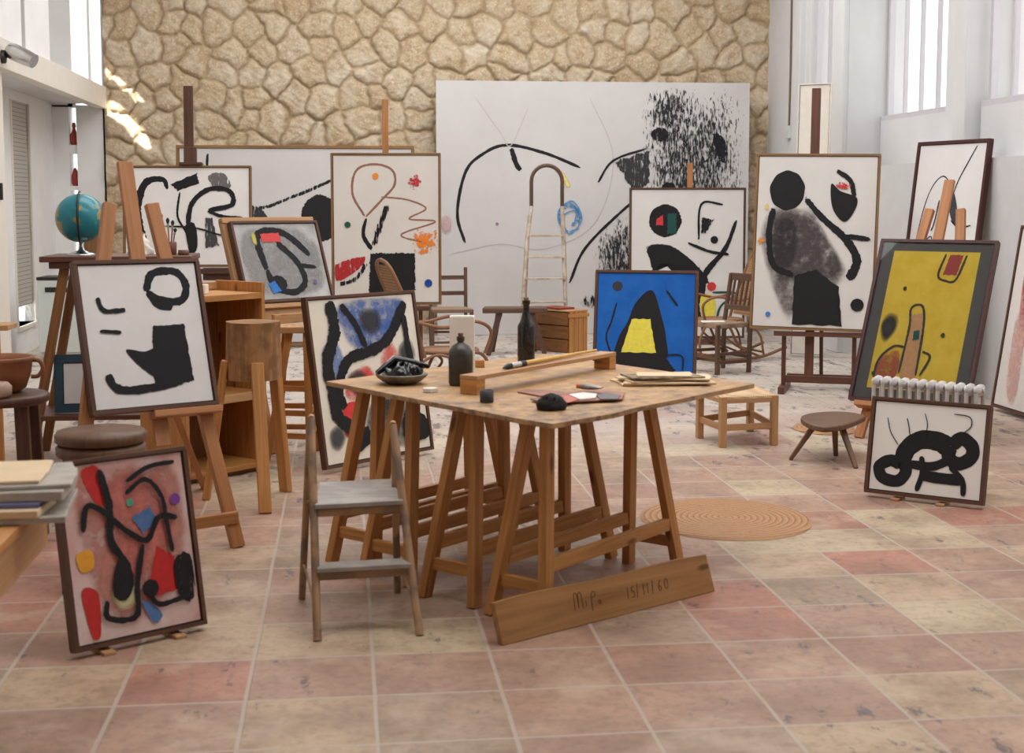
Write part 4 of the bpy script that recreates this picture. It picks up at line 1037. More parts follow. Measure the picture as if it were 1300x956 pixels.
# things on the work table -----------------------------------------
def P(px, py): return flo(px, py, TZ)
c = P(510, 487)
r = root('paint_dish', 'shallow tin dish heaped with wet black paint at the table corner', 'dish', (c.x, c.y, TT))
r_ = .128
mb = MB(); mb.lathe([(.0, 0), (.062, 0), (.084, .011), (.107, .027), (.117, .042), (.112, .046), (.09, .033), (.06, .014), (0, .01)], n=40)
for i in range(40):   # fluted edge
    pass
mb.build('dish', plain('tin_dish', L(120, 108, 92), .4, .3, var=.3, scale=20), r)
mb = MB(); rows = []
for i in range(9):
    t = i / 8; rr = .086 * math.cos(t * pi / 2) ** .7; zz = .03 + .06 * math.sin(t * pi / 2)
    rows.append([(rr * math.cos(a) * (1 + .16 * math.sin(3 * a + i)) + .01 * t, rr * math.sin(a) * (1 + .12 * math.cos(4 * a + i * .7)), zz + .012 * math.sin(5 * a + i * 1.1)) for a in [2 * pi * j / 28 for j in range(28)]])
mb.grid(rows, closed=True); tag(mb.build('paint_lump', M['blackgloss'], r), 'glossy black paint')
mb = MB(); mb.tube([(-.11, -.02, .05), (-.03, .02, .105), (.05, .0, .09), (.12, .03, .07)], [.012, .02, .018, .01], 8); tag(mb.build('paint_rag', M['blackgloss'], r))

def bottle(label, px, py, H_, rad, neck, m, corkm, name='glass_bottle', shoulder=.6, square=False):
    c = P(px, py); r = root(name, label, 'bottle', (c.x, c.y, TT))
    sh = H_ * shoulder
    mb = MB(); mb.lathe([(rad * .9, 0), (rad, .01), (rad, sh), (rad * .96, sh + rad * .3), (rad * .7, sh + rad * .75), (neck, sh + rad * (1.0 if square else 1.9)), (neck, H_ - .02), (neck * 1.25, H_ - .018), (neck * 1.25, H_)], n=28)
    mb.build('body', m, r)
    mb = MB(); mb.lathe([(neck * .8, H_), (neck * .85, H_ + .014), (0, H_ + .015)], n=14); mb.build('cork', corkm, r)
    return r
bottle('tall dark wine bottle standing on the work table', 668, 468, .330, .042, .015, M['bottle'], plain('cork', L(130, 96, 70), .8), shoulder=.60)
bottle('short squat brown bottle beside the pale carton on the work table', 585, 489, .215, .054, .014, M['bottle2'], plain('cork_dark', L(104, 62, 44), .8), shoulder=.62, square=True)
c = P(587, 474); r = root('carton', 'tall pale cardboard carton standing behind the short bottle', 'box', (c.x, c.y, TT), R(-6))
mb = MB(); mb.box(-.058, .058, -.05, .05, 0, .27); mb.build('carton_body', M['card'], r, .003)
mb = MB(); mb.box(-.052, .052, -.047, .0, .2705, .273); mb.build('flap', M['card'], r)
c = P(609, 466); mb = MB(); mb.box(-.022, .022, -.02, .02, 0, .035); tag(mb.build('wood_offcut', M['pine'], None, .003, loc=(c.x, c.y, TT)), 'small wooden offcut standing behind the carton', 'wood offcut')
c = P(547, 498); mb = MB(); mb.slab([(-.035, -.01), (.0, -.028), (.03, .0), (.01, .03), (-.03, .02)], 0, .018)
tag(mb.build('wood_chip', M['card'], None, .002, loc=(c.x, c.y, TT)), 'small pale wood chip on the table near the paint dish', 'wood chip')
# low bridge
a, b_ = P(600, 500), P(768, 468)
d = (b_ - a); ln = d.length
r = root('wooden_bridge', 'long low wooden bridge rest lying across the work table', 'wooden rest', ((a.x + b_.x) / 2, (a.y + b_.y) / 2, TT), math.atan2(d.y, d.x))
mb = MB(); mb.box(-ln / 2 - .03, ln / 2 + .03, -.045, .045, .062, .080); mb.build('top_board', M['pine_pale'], r, .002)
for s in (-1, 1):
    mb = MB(); x = s * (ln / 2 - .0); mb.box(x - .03, x + .03, -.044, .044, 0, .0615); mb.build('end_block', M['pine'], r, .002)
u = Vector((math.cos(r.rotation_euler.z), math.sin(r.rotation_euler.z), 0)); rc = Vector(r.location)
o = root('paint_brush', 'long paint brush with yellow handle lying on the wooden bridge', 'brush', (rc.x, rc.y, TT + .080 + .0125), r.rotation_euler.z + R(2))
mb = MB(); mb.tube([(-.16, 0, 0), (.1, 0, .0), (ln * .45, 0, 0)], [.011, .0095, .006], 10); tag(mb.build('handle', plain('yellow_handle', L(214, 170, 84), .45), o), 'yellow wooden handle')
mb = MB(); mb.tube([(-.20, 0, 0), (-.158, 0, 0)], .0125, 12); mb.build('grip_tape', M['black'], o)
mb = MB(); mb.tube([(-.275, 0, 0), (-.20, 0, 0)], .0125, 12); tag(mb.build('ferrule', M['chrome'], o), 'shiny metal ferrule')
mb = MB(); mb.tube([(-.335, 0, -.004), (-.30, 0, 0), (-.274, 0, 0)], [.004, .0125, .0125], 12); tag(mb.build('bristles', M['black'], o), 'black bristles')
c = P(618, 511); mb = MB(); mb.lathe([(.026, 0), (.028, .004), (.028, .05), (.024, .05), (.023, .012), (0, .012)], n=24)
tag(mb.build('small_cup', plain('dark_cup', L(52, 50, 50), .5), None, loc=(c.x, c.y, TT)), 'small dark cup at the near edge of the work table', 'cup')
# black bristly brush head / sponge
c = P(700, 520); mb = MB(); rows = []
for i in range(10):
    t = i / 9; rr = .053 * math.sin(max(.02, t) * pi) ** .5 if t < 1 else .004
    rr = .053 * (math.sin((.32 + .68 * t) * pi)) ** .6 if t < 1 else .002
    zz = .062 * t
    rows.append([(rr * 1.12 * math.cos(a) * (1 + .05 * rnd.uniform(-1, 1)), rr * math.sin(a) * (1 + .05 * rnd.uniform(-1, 1)), zz + .003 * rnd.uniform(-1, 1) * (0 < i)) for a in [2 * pi * j / 30 for j in range(30)]])
mb.grid(rows, closed=True)
for k in range(420):
    a, t = rnd.uniform(0, 2 * pi), rnd.uniform(.02, 1)
    d3 = V(math.cos(a) * math.cos(t), math.sin(a) * math.cos(t), math.sin(t)); p = V(d3.x * .056, d3.y * .05, .008 + d3.z * .05)
    q = p + (d3 + V(rnd.uniform(-.5, .5), rnd.uniform(-.5, .5), rnd.uniform(-.3, .5))) * .010
    s_ = V(-d3.y, d3.x, 0).normalized() * .0016; mb.face([p - s_, p + s_, q], [(0, 0)] * 3)
tag(mb.build('scrub_brush', plain('black_fibre', L(38, 34, 34), .9, var=.3), None, loc=(c.x, c.y, TT)), 'round black bristly scrubber on the near side of the work table', 'scrubber')
# palette boards with red and white paint, tube on top
c0 = P(725, 505)
r = root('palette_board', 'thin reddish palette boards smeared with red, white and grey paint', 'palette', (c0.x, c0.y, TT))
def pxslab(pp, z0, z1, nm, m, par, c0, zz=TZ, lab=None):
    pts = [(lambda q: (q.x - c0.x, q.y - c0.y))(flo(a, b_, zz)) for a, b_ in pp]
    ar = sum(pts[k][0] * pts[(k + 1) % len(pts)][1] - pts[(k + 1) % len(pts)][0] * pts[k][1] for k in range(len(pts)))
    if ar < 0: pts.reverse()
    m_ = MB(); m_.slab(pts, z0, z1); o = m_.build(nm, m, par, .001); tag(o, lab); return o
pw = plain('palette_wood', L(150, 92, 72), .5, var=.3)
pxslab([(657, 499), (668, 496), (700, 497), (736, 503), (728, 507), (690, 505)], 0, .006, 'board', pw, r, c0)
pxslab([(673, 510), (705, 505), (750, 498), (793, 502), (790, 510), (740, 513), (690, 515)], .0062, .012, 'board', pw, r, c0)
pxslab([(690, 507), (710, 504), (728, 503), (735, 508), (722, 512), (696, 511)], .0121, .015, 'red_smear', plain('red_paint', L(196, 96, 80), .5), r, c0, TZ + .012, 'red paint smear')
pxslab([(722, 503), (740, 500), (758, 502), (756, 507), (736, 509)], .0122, .019, 'white_smear', plain('white_paint', L(220, 212, 204), .5), r, c0, TZ + .012, 'white paint smear')
pxslab([(756, 502), (772, 500), (788, 503), (784, 508), (762, 508)], .0121, .016, 'grey_smear', plain('grey_paint', L(86, 82, 82), .5), r, c0, TZ + .012, 'grey paint smear')
a, b_ = P(731, 500), P(766, 503); r2 = root('paint_tube', 'squeezed grey paint tube with orange cap on the palette', 'paint tube', ((a.x + b_.x) / 2, (a.y + b_.y) / 2, TT + .033), math.atan2((b_ - a).y, (b_ - a).x))
mb = MB(); mb.grid([[(x, ry * math.cos(t), rz_ * math.sin(t)) for t in [2 * pi * j / 12 for j in range(12)]] for x, ry, rz_ in ((-.04, .010, .010), (-.035, .013, .012), (0, .016, .012), (.04, .018, .008), (.058, .019, .002))], closed=True); mb.build('tube_body', plain('tube_foil', L(150, 142, 134), .4, .3, var=.25, scale=30), r2)
mb = MB(); mb.tube([(-.060, 0, 0), (-.041, 0, 0)], .010, 10); tag(mb.build('cap', plain('orange_cap', L(206, 120, 60), .5), r2), 'orange cap')
# stack of papers at the right end
c = P(846, 486); z = 0
for i, (w, dp, an, m, hh) in enumerate([(.42, .22, 12, 'papertan', .008), (.38, .20, 3, 'papertan', .006), (.36, .21, 22, 'papertan', .007), (.40, .18, -5, 'papertan', .006), (.32, .18, 14, 'paperdirty', .007), (.24, .14, 2, 'papertan', .004)]):
    mb = MB(); pts = []
    for k, (sx, sy) in enumerate(((-1, -1), (0, -1.05), (1, -1), (1.03, 0), (1, 1), (0, .96), (-1, 1), (-.97, 0))):
        pts.append((sx * w / 2 + rnd.uniform(-.01, .01), sy * dp / 2 + rnd.uniform(-.01, .01)))
    mb.slab(pts, 0, hh)
    nm = ['lowest tan sheet', 'second tan sheet from the bottom', 'third sheet, turned askew', 'fourth tan sheet', 'dark stained sheet near the top', 'topmost small tan sheet']
    o = mb.build('cardboard_sheet', M[m], None, .001, loc=(c.x + rnd.uniform(-.03, .03), c.y + rnd.uniform(-.02, .02), TT + z)); o.rotation_euler = (0, 0, R(an - 8)); z += hh + .0008
    tag(o, nm[i] + ' of the pile on the work table', 'cardboard sheet', 'paper pile on the work table')

# plank with inscription --------------------------------------------
pl, pr = flo(633, 815), flo(901, 747)
d = pr - pl; L_ = d.length; ang = math.atan2(d.y, d.x)
r = root('inscribed_plank', 'knotty wooden plank with a pencilled date leaning on the front trestle feet', 'plank', ((pl.x + pr.x) / 2 + .01, (pl.y + pr.y) / 2 - .05, .002))
r.rotation_mode = 'QUATERNION'; r.rotation_quaternion = (Matrix.Rotation(ang, 4, 'Z') @ Matrix.Rotation(-R(13), 4, 'X')).to_quaternion()
HP = .158
mb = MB(); top = [(-L_ / 2 + .0, HP), (-L_ / 2 - .012, HP * .97)]
o_ = 3.3
prof_b = [(-L_ / 2, .0), (L_ / 2, .0)]; prof_t = [(L_ / 2 - .02, HP * .98), (L_ / 2 - .2, HP + .004), (0, HP - .004), (-L_ / 2 + .12, HP + .006), (-L_ / 2 - .012, HP * .99)]
ring = prof_b + prof_t
mb.face([(x, 0, z) for x, z in ring], [(x + o_, z * 1.0) for x, z in ring]); mb.face([(x, .028, z) for x, z in reversed(ring)], [(x + o_, z) for x, z in reversed(ring)])
for i in range(len(ring)):
    (x0, z0), (x1, z1) = ring[i], ring[(i + 1) % len(ring)]
    mb.face([(x0, 0, z0), (x0, .028, z0), (x1, .028, z1), (x1, 0, z1)], [(x0 + o_, z0), (x0 + o_, z0 + .028), (x1 + o_, z1 + .028), (x1 + o_, z1)])
mb.build('plank', wood('inscribed_pine', L(184, 136, 84), L(122, 80, 44), scale=.45), r, .002)
G = { 'M': [[(0, 0), (.05, .9), (.2, 1), (.35, .8), (.4, .05)], [(.4, .05), (.45, .85), (.62, 1), (.78, .8), (.84, 0)]],
      ':': [[(.1, .62), (.14, .66)], [(.1, .30), (.14, .34)], [(.1, .0), (.1, .02)]],
      'i': [[(.1, .0), (.1, .45)], [(.1, .72), (.13, .76)]],
      'r': [[(.05, -.2), (.05, .5), (.12, .85), (.35, 1.0), (.5, .85), (.4, .65), (.2, .62)]],
      'o': [[(.3, .0), (.05, .2), (.1, .5), (.4, .5), (.5, .2), (.3, 0)]],
      '1': [[(.1, 0), (.12, 1)]], '5': [[(.5, 1), (.15, .95), (.12, .55), (.4, .55), (.5, .25), (.3, 0), (.05, .08)]],
      '/': [[(.1, -.1), (.3, 1.15)]], '6': [[(.45, 1), (.15, .65), (.08, .25), (.3, 0), (.5, .2), (.4, .45), (.12, .4)]], '0': [[(.3, 0), (.05, .35), (.12, .85), (.4, 1), (.58, .7), (.5, .2), (.3, 0)]] }
mb = MB()
def word(s, x, z, hgt, adv):
    for ch in s:
        for st in G[ch]:
            pts = spline([(x + u * hgt * .8, -.0006, z + v * hgt) for u, v in st], 5)
            mb.tube(pts, .0014, 5)
        x += adv.get(ch, .62) * hgt
word('M', -.20, .062, .062, {}); word('i', -.145, .066, .045, {}); word('r', -.115, .056, .06, {}); word('o', -.078, .062, .03, {})
word('15/11/60', .075, .056, .042, {'/': .9, '1': .55, '6': .85})
tag(mb.build('inscription', plain('pencil_line', L(72, 50, 34), .8), r), 'faint handwritten pencil marks')

# ------------------------------------------------------------------ small step ladder in front
def step_ladder_small():
    r = root('step_ladder', 'small paint-spattered wooden step ladder in front of the work table', 'step ladder', (.04, 5.35, 0))
    Z = localize
    fl_, fr_ = flo(403, 814), flo(533, 807); bl_, br_ = flo(384, 754) + V(0, -.07, 0), flo(508, 744) + V(-.015, -.10, 0)
    tl_, tr_ = atY(395, 532, 5.42), atY(499, 540, 5.46)
    for nm, a, b_, m in (('front_leg', fl_, tl_, 0), ('front_leg', fr_, tr_, 0), ('rear_leg', bl_, tl_ + V(-.005, .03, -.03), 1), ('rear_leg', br_, tr_ + V(.005, .03, -.03), 1)):
        mb = MB()
        if m == 0:
            a0, b0 = Z(r, a), Z(r, b_); mid = a0.lerp(b0, .82) + V(0, -.012, .0)
            mb.tube(spline([a0, a0.lerp(b0, .45), mid, b0], 6), .0155, 8)
            mb.tube(spline([b0, b0 + V(0, .028, .0), b0 + V(0, .05, -.05)], 4), .014, 8)
        else: mb.tube([Z(r, a), Z(r, b_)], .0145, 8)
        mb.build(nm, M['greywood'], r)
    def onleg(a, b_, z): t = (z - a.z) / (b_.z - a.z); return a.lerp(b_, t)
    for nm, z, dpt in (('platform', .45, .43), ('step', .232, .09)):
        a, b_ = onleg(fl_, tl_, z), onleg(fr_, tr_, z)
        a, b_ = Z(r, a), Z(r, b_)
        mb = MB(); y0 = -.03
        mb.slab([(a.x + .005, a.y + y0), (b_.x + .0, b_.y + y0), (b_.x - .03, b_.y + dpt + y0), (a.x + .015, a.y + dpt + y0)], z, z + .018)
        mb.build(nm, M['step_paint'], r, .003)
        mb = MB(); mb.bar((a.x, a.y, z - .02), (b_.x, b_.y, z - .02), .012, .03); mb.build('crossbar', M['greywood'], r, .002)
    a, b_ = Z(r, bl_.lerp(tl_, .2)), Z(r, fl_.lerp(tl_, .14)); mb = MB(); mb.tube([a, b_], .006, 6); mb.build('side_brace', M['greywood'], r)
    a, b_ = Z(r, br_.lerp(tr_, .2)), Z(r, fr_.lerp(tr_, .14)); mb = MB(); mb.tube([a, b_], .006, 6); mb.build('side_brace', M['greywood'], r)
    a, b_ = Z(r, bl_.lerp(tl_, .55)), Z(r, br_.lerp(tr_, .55)); mb = MB(); mb.tube([a, b_], .009, 6); mb.build('rear_rung', M['greywood'], r)
step_ladder_small()

# ------------------------------------------------------------------ rugs
c = flo(921, 659)
mb = MB(); rows = []
for rr, zz in ((.0, .010), (.15, .011), (.30, .011), (.42, .011), (.455, .009), (.468, .001)):
    rows.append([(rr * .92 * math.cos(a) * (1 + .01 * math.sin(3 * a)), rr * math.sin(a), zz) for a in [2 * pi * j / 64 for j in range(64)]])
mb.grid(list(reversed(rows)), closed=True)
tag(mb.build('round_rug', M['rug'], None, loc=(c.x, c.y, .0005)), 'round coiled straw rug lying on the tiles in front of the rush stool', 'rug')

# ------------------------------------------------------------------ rush stool
def rush_stool():
    A, B, C_, D = flo(917, 568), flo(982, 565), flo(888, 556), flo(952, 547)
    ctr = (A + B + C_ + D) / 4; r = root('rush_stool', 'low square wooden stool with woven rush seat near the blue painting', 'stool', ctr)
    H_ = .335
    for p in (A, B, C_, D):
        q = localize(r, p); mb = MB(); mb.bar((q.x, q.y, 0), (q.x, q.y, H_), .045, .045, (B - A)); mb.build('leg', M['pine_pale'], r, .004)
    for a, b_ in ((A, B), (C_, D), (A, C_), (B, D)):
        a, b_ = localize(r, a), localize(r, b_); mb = MB(); mb.bar((a.x, a.y, .13), (b_.x, b_.y, .13), .02, .042); mb.build('stretcher', M['pine_pale'], r, .003)
        mb = MB(); mb.bar((a.x, a.y, H_ - .03), (b_.x, b_.y, H_ - .03), .028, .03); mb.build('seat_rail', M['pine_pale'], r, .003)
    mb = MB(); q = [localize(r, p) for p in (A, B, D, C_)]; c = sum(q, Vector()) / 4
    rows = []
    for s_, z in ((1.0, H_ - .045), (1.06, H_ - .01), (1.0, H_ + .006), (.7, H_ - .004), (.35, H_ - .012), (.02, H_ - .014)):
        ring = []
        for i in range(4):
            for t in range(6): p = q[i].lerp(q[(i + 1) % 4], t / 6); ring.append((c.x + (p.x - c.x) * s_, c.y + (p.y - c.y) * s_, z))
        rows.append(ring)
    mb.grid(rows, closed=True); mb.build('seat', M['rush'], r)
rush_stool()

# low three legged milking stool and the flat woven mat behind it
def milking_stool():
    c = flo(1057, 533, .25); r = root('milking_stool', 'low dark three-legged stool with a rough rounded seat', 'stool', (c.x, c.y, 0))
    z = .25
    edge = [flo(px, py, z) for px, py in ((1017, 528), (1030, 524), (1055, 522), (1080, 523), (1098, 527), (1094, 531), (1076, 538), (1052, 542), (1034, 540), (1020, 534))]
    pts = [localize(r, p) for p in edge]; pts = [(p.x, p.y) for p in pts]; pts.reverse()
    pts = [(p.x, p.y) for p in spline([(a, b_, 0) for a, b_ in pts], 3, closed=True)]
    ar = sum(pts[i][0] * pts[(i + 1) % len(pts)][1] - pts[(i + 1) % len(pts)][0] * pts[i][1] for i in range(len(pts)))
    if ar < 0: pts.reverse()
    mb = MB(); mb.slab(pts, z - .035, z); mb.build('seat', M['stool_brown'], r, .01)
    for f_, t_ in (((1003, 584), (1030, 540)), ((1061, 579), (1060, 536)), ((1087, 595), (1070, 541))):
        a = localize(r, flo(*f_)); b_ = localize(r, flo(*t_, z - .03)); b_ = b_ * .85; b_.z = z - .03
        mb = MB(); mb.bar(a, b_, .026, .022, None, 0, .036, .034); mb.build('leg', M['stool_brown'], r, .004)
milking_stool()
c = flo(1053, 548); mb = MB(); rows = []
for rr, zz in ((.0, .012), (.15, .013), (.205, .013), (.215, .002)): rows.append([(rr * math.cos(a), rr * 1.25 * math.sin(a), zz) for a in [2 * pi * j / 48 for j in range(48)]])
mb.grid(list(reversed(rows)), closed=True); tag(mb.build('woven_mat', M['rug'], None, loc=(c.x, c.y + .1, .0005)), 'small round woven mat on the floor behind the three-legged stool', 'mat')

# ------------------------------------------------------------------ log stool
def log_stool():
    c = (flo(345, 653) + flo(372, 625) + flo(260, 633)) / 3; zt, zb = .965, .655
    t = flo(321, 408, zt); r = root('log_stool', 'tall stool made of a bark-stripped log on three pine legs', 'stool', (t.x, t.y, 0))
    mb = MB(); rows = []
    for k in range(13):
        z = zb + (zt - zb) * k / 12
        rows.append([((.143 + .006 * math.sin(5 * a) + .004 * math.sin(11 * a + z * 9)) * math.cos(a), (.143 + .006 * math.sin(4 * a + 1) + .003 * math.sin(13 * a)) * math.sin(a), z) for a in [2 * pi * j / 40 for j in range(40)]])
    # flip uv so grain runs vertically
    mb.grid(rows, closed=True); mb.face(rows[-1], [(p[0] * .3, p[1]) for p in rows[-1]]); mb.face(list(reversed(rows[0])), [(p[0] * .3, p[1]) for p in rows[0]])
    mb.build('log_seat', M['log'], r)
    for (fx, fy), (tx, ty, Yt) in (((337, 652), (327, 464, 0)), ((363, 624), (351, 478, 0)), ((262, 634), (300, 470, 0))):
        a = flo(fx, fy); a = localize(r, a)
        dirn = V(a.x, a.y, 0).normalized(); b_ = dirn * .150; b_.z = zb + .10
        mb = MB(); mb.bar(a, b_, .066, .042, dirn); mb.build('leg', M['pine'], r, .006)
log_stool()

# ------------------------------------------------------------------ pine cabinet (open box with a shelf)
def cabinet():
    a, b_ = flo(238, 617), flo(340, 597)
    d = (b_ - a); d.z = 0; W = d.length; yaw = math.atan2(d.y, d.x)
    r = root('pine_cabinet', 'open pine box cabinet with one shelf behind the log stool', 'cabinet', (a.x, a.y, 0), yaw)
    H_ = 1.08; D = .42; t = .025
    def bx(nm, *q, m='pine'):
        mb = MB(); mb.box(*q); return mb.build(nm, M[m], r, .002)
    bx('side_panel', 0, t, 0, D, .03, H_); bx('side_panel', W - t, W, 0, D, .03, H_ + .05)
    bx('top', t, W - t, 0, D, H_ - .045, H_ - .01); bx('bottom', t, W - t, 0, D, .03, .06); bx('shelf', t, W - t, .0, D, .46, .485)
    bx('back_panel', t, W - t, D - .015, D, .06, H_ - .045, m='pine_dark'); bx('plinth', .03, W - .03, .04, D - .02, 0, .03, m='pine_dark')
    bx('shelf_edge', t, W - t, -.012, .0, .44, .487, m='pine_pale')
    bx('back_rail', t, W - t, D - .02, D, H_ - .01, H_ + .04, m='pine_pale')
    return r, a, yaw, W, D, H_
cab, ca, cyaw, cW, cD, cH = cabinet()
def oncab(u, v): # point on top
    return (ca.x + math.cos(cyaw) * u - math.sin(cyaw) * v, ca.y + math.sin(cyaw) * u + math.cos(cyaw) * v, cH - .0095)
mb = MB(); mb.slab([(-.04, -.03), (.03, -.035), (.045, .02), (-.03, .035)], 0, .055); o = mb.build('white_block', M['card'], None, .004, loc=oncab(cW * .45, .18)); tag(o, 'small white block lying on top of the pine cabinet', 'block')
for k, (rr, zz) in enumerate(((.075, 0), (.062, .072))):
    u = cW * .15; p = oncab(u, .2); mb = MB(); mb.lathe([(rr * .55, 0), (rr * .8, .025), (rr, .07), (rr * .93, .07), (rr * .72, .028), (0, .012)], n=26)
    tag(mb.build('wooden_bowl', M['greywood'], None, loc=(p[0], p[1], p[2] + zz)), ['lower', 'upper'][k] + ' of two small wooden bowls stacked on the pine cabinet', 'bowl', 'bowls on the pine cabinet')

# ------------------------------------------------------------------ round stool stack
def round_stool():
    c = flo(132, 543, .66); c.y -= .08; r = root('round_stool', 'round brown stool with a double thick seat between the two left paintings', 'stool', (c.x, c.y, 0))
    R0 = .185
    mb = MB(); mb.lathe([(R0 * .94, .615), (R0, .625), (R0, .648), (R0 * .95, .662), (0, .664)], n=44); mb.build('seat', M['stool_brown'], r)
    mb = MB(); mb.lathe([(R0 * .93, .560), (R0 * .98, .57), (R0 * .98, .598), (R0 * .92, .608), (0, .608)], n=44); mb.build('lower_seat', M['stool_brown'], r)
    mb = MB(); mb.lathe([(.05, .60), (.05, .62)], n=16); mb.build('swivel', M['darkmetal'], r)
    for k in range(4):
        a = R(30 + 90 * k); mb = MB(); mb.bar((math.cos(a) * .155, math.sin(a) * .155, 0), (math.cos(a) * .135, math.sin(a) * .135, .565), .045, .045); mb.build('leg', M['walnut'], r, .004)
    for k in range(4):
        a, b_ = R(30 + 90 * k), R(120 + 90 * k); mb = MB(); mb.bar((math.cos(a) * .15, math.sin(a) * .15, .2), (math.cos(b_) * .15, math.sin(b_) * .15, .2), .02, .03); mb.build('stretcher', M['walnut'], r, .003)
round_stool()

# ------------------------------------------------------------------ desk with the globe
DZ = 1.275
def desk():
    x0, x1 = atY(57, 320, 8.9).x, atY(246, 320, 8.9).x; y0, y1 = 8.72, 9.28
    r = root('standing_desk', 'high reddish-brown standing desk carrying the globe', 'desk', ((x0 + x1) / 2, 9.0, 0))
    w = (x1 - x0) / 2
    mb = MB(); mb.box(-w, w, y0 - 9, y1 - 9, DZ - .035, DZ); mb.build('desk_top', M['maroon'], r, .006)
    mb = MB(); mb.box(-w + .05, w - .05, y0 - 9 + .03, y1 - 9 - .03, DZ - .075, DZ - .036); mb.build('apron', M['maroon'], r, .004)
    fl = localize(r, flo(63, 568)); 
    for sx, sy in ((-1, -1), (1, -1), (-1, 1), (1, 1)):
        t = V(sx * (w - .13), sy * .18, DZ - .075); b_ = V(fl.x if sx < 0 else w + .02, -.18 if sy < 0 else .26, 0)
        mb = MB(); mb.bar(b_, t, .055, .04, (0, 1, 0)); mb.build('leg', M['pine_dark'], r, .004)
    mb = MB(); mb.box(fl.x + .0, w - .05, -.25, .25, .27, .30); mb.build('lower_shelf', M['maroon'], r, .004)
    return r, fl.x + (x0 + x1) / 2
dk, dfx = desk()
# teal framed panel on the lower shelf
px_ = atY(72, 450, 8.83).x
picture('teal_framed_panel', 'dark teal framed panel standing on the lower shelf of the high desk', (px_ + .11, 8.83, .309), 6, 6, .26, .36, M['teal'], .05, [], ground((206, 204, 206), (220, 216, 214), 3), cat='picture')
c0 = flo(102, 318, DZ)
# globe
gc = atY(102, 277, 8.95); r = root('desk_globe', 'blue-green terrestrial globe on a dark stand on the high desk', 'globe', (gc.x, 8.95, DZ + .0008))
gz = gc.z - DZ; gr_ = .150
mb = MB(); rows = []
for i in range(25):
    t = -pi / 2 + pi * i / 24; rows.append([(gr_ * math.cos(t) * math.cos(a), gr_ * math.cos(t) * math.sin(a), gr_ * math.sin(t)) for a in [2 * pi * j / 40 for j in range(40)]])
mb.grid(rows, closed=True); o = mb.build('sphere', M['globe'], r); o.location = (0, 0, gz); o.rotation_euler = (R(8), R(16), R(40))
mb = MB(); pts = []
for i in range(25):
    t = R(-112 + 204 * i / 24); pts.append((math.sin(.25) * 0 + .012 * math.cos(t), -(gr_ + .012) * math.cos(t), gz + (gr_ + .012) * math.sin(t)))
mb.tube(pts, .007, 8); mb.build('meridian_arm', M['darkmetal'], r)
mb = MB(); mb.lathe([(.085, 0), (.085, .008), (.06, .015), (.02, .03), (.014, gz - gr_ - .006)], n=30); mb.build('stand', M['chrome'], r)
# boxes, cloth, brush jar on the desk
def ond(px, Y): return (atY(px, 318, Y).x, Y, DZ + .0008)
p = ond(118, 9.2); mb = MB(); mb.box(-.05, .05, -.03, .03, 0, .15); tag(mb.build('upright_block', M['pine_pale'], None, .003, loc=p), 'upright pale wooden block behind the globe', 'block')
p = ond(178, 9.06); mb = MB(); rows = []
for i in range(8):
    t = i / 7; rows.append([((.085 * (1 - t * .75)) * math.cos(a) * (1 + .22 * math.sin(3 * a + 2 * i)), (.06 * (1 - t * .7)) * math.sin(a) * (1 + .2 * math.cos(4 * a + i)), .13 * t ** .8 + .01 * math.sin(3 * a) * t) for a in [2 * pi * j / 24 for j in range(24)]])
mb.grid(rows, closed=True); tag(mb.build('crumpled_rag', M['card'], None, loc=p), 'crumpled white rag on the high desk beside the brush jar', 'rag')
p = ond(216, 8.98); r = root('brush_jar', 'small dark red jar holding upright paint brushes on the high desk', 'jar', p)
mb = MB(); mb.lathe([(.035, 0), (.04, .01), (.042, .075), (.036, .08), (.033, .078), (.034, .012), (0, .01)], n=24); mb.build('jar', plain('jar_clay', L(112, 60, 48), .5), r)
for k, (dx, dy, hh, m) in enumerate(((-.035, .0, .245, 'black'), (-.006, -.01, .215, 'darkmetal'), (.014, .01, .20, 'red'), (.022, 0, .15, 'greywood'))):
    b_ = root('paint_brush', ['thick dark-bristled brush tallest in the desk jar', 'brush with round black tip in the desk jar', 'red-handled brush in the desk jar', 'short grey brush at the rim of the desk jar'][k], 'brush', (p[0] + (-.014, -.004, .005, .010)[k], p[1] + (-.006, .008, -.010, .008)[k], p[2] + .014), 0, 'brushes in the desk jar')
    mb = MB(); mb.tube([(0, 0, 0), (dx * .8, dy, hh * .72)], .0045, 8); mb.build('handle', M['greywood'] if m != 'red' else M['red'], b_)
    mb = MB(); mb.tube([(dx * .8, dy, hh * .72), (dx * .95, dy, hh * .84)], .007, 8); mb.build('ferrule', M['chrome'], b_)
    mb = MB(); mb.tube([(dx * .95, dy, hh * .84), (dx * 1.05, dy, hh * .93), (dx * 1.1, dy, hh)], [.0075, .012, .004], 10); mb.build('bristles', M['black'], b_)
p = ond(233, 8.9); mb = MB(); mb.lathe([(.03, 0), (.034, .004), (.034, .03), (0, .031)], n=22); tag(mb.build('paint_tin', plain('tin_brown', L(110, 74, 56), .5), None, loc=p), 'low brown tin at the right end of the high desk', 'tin')

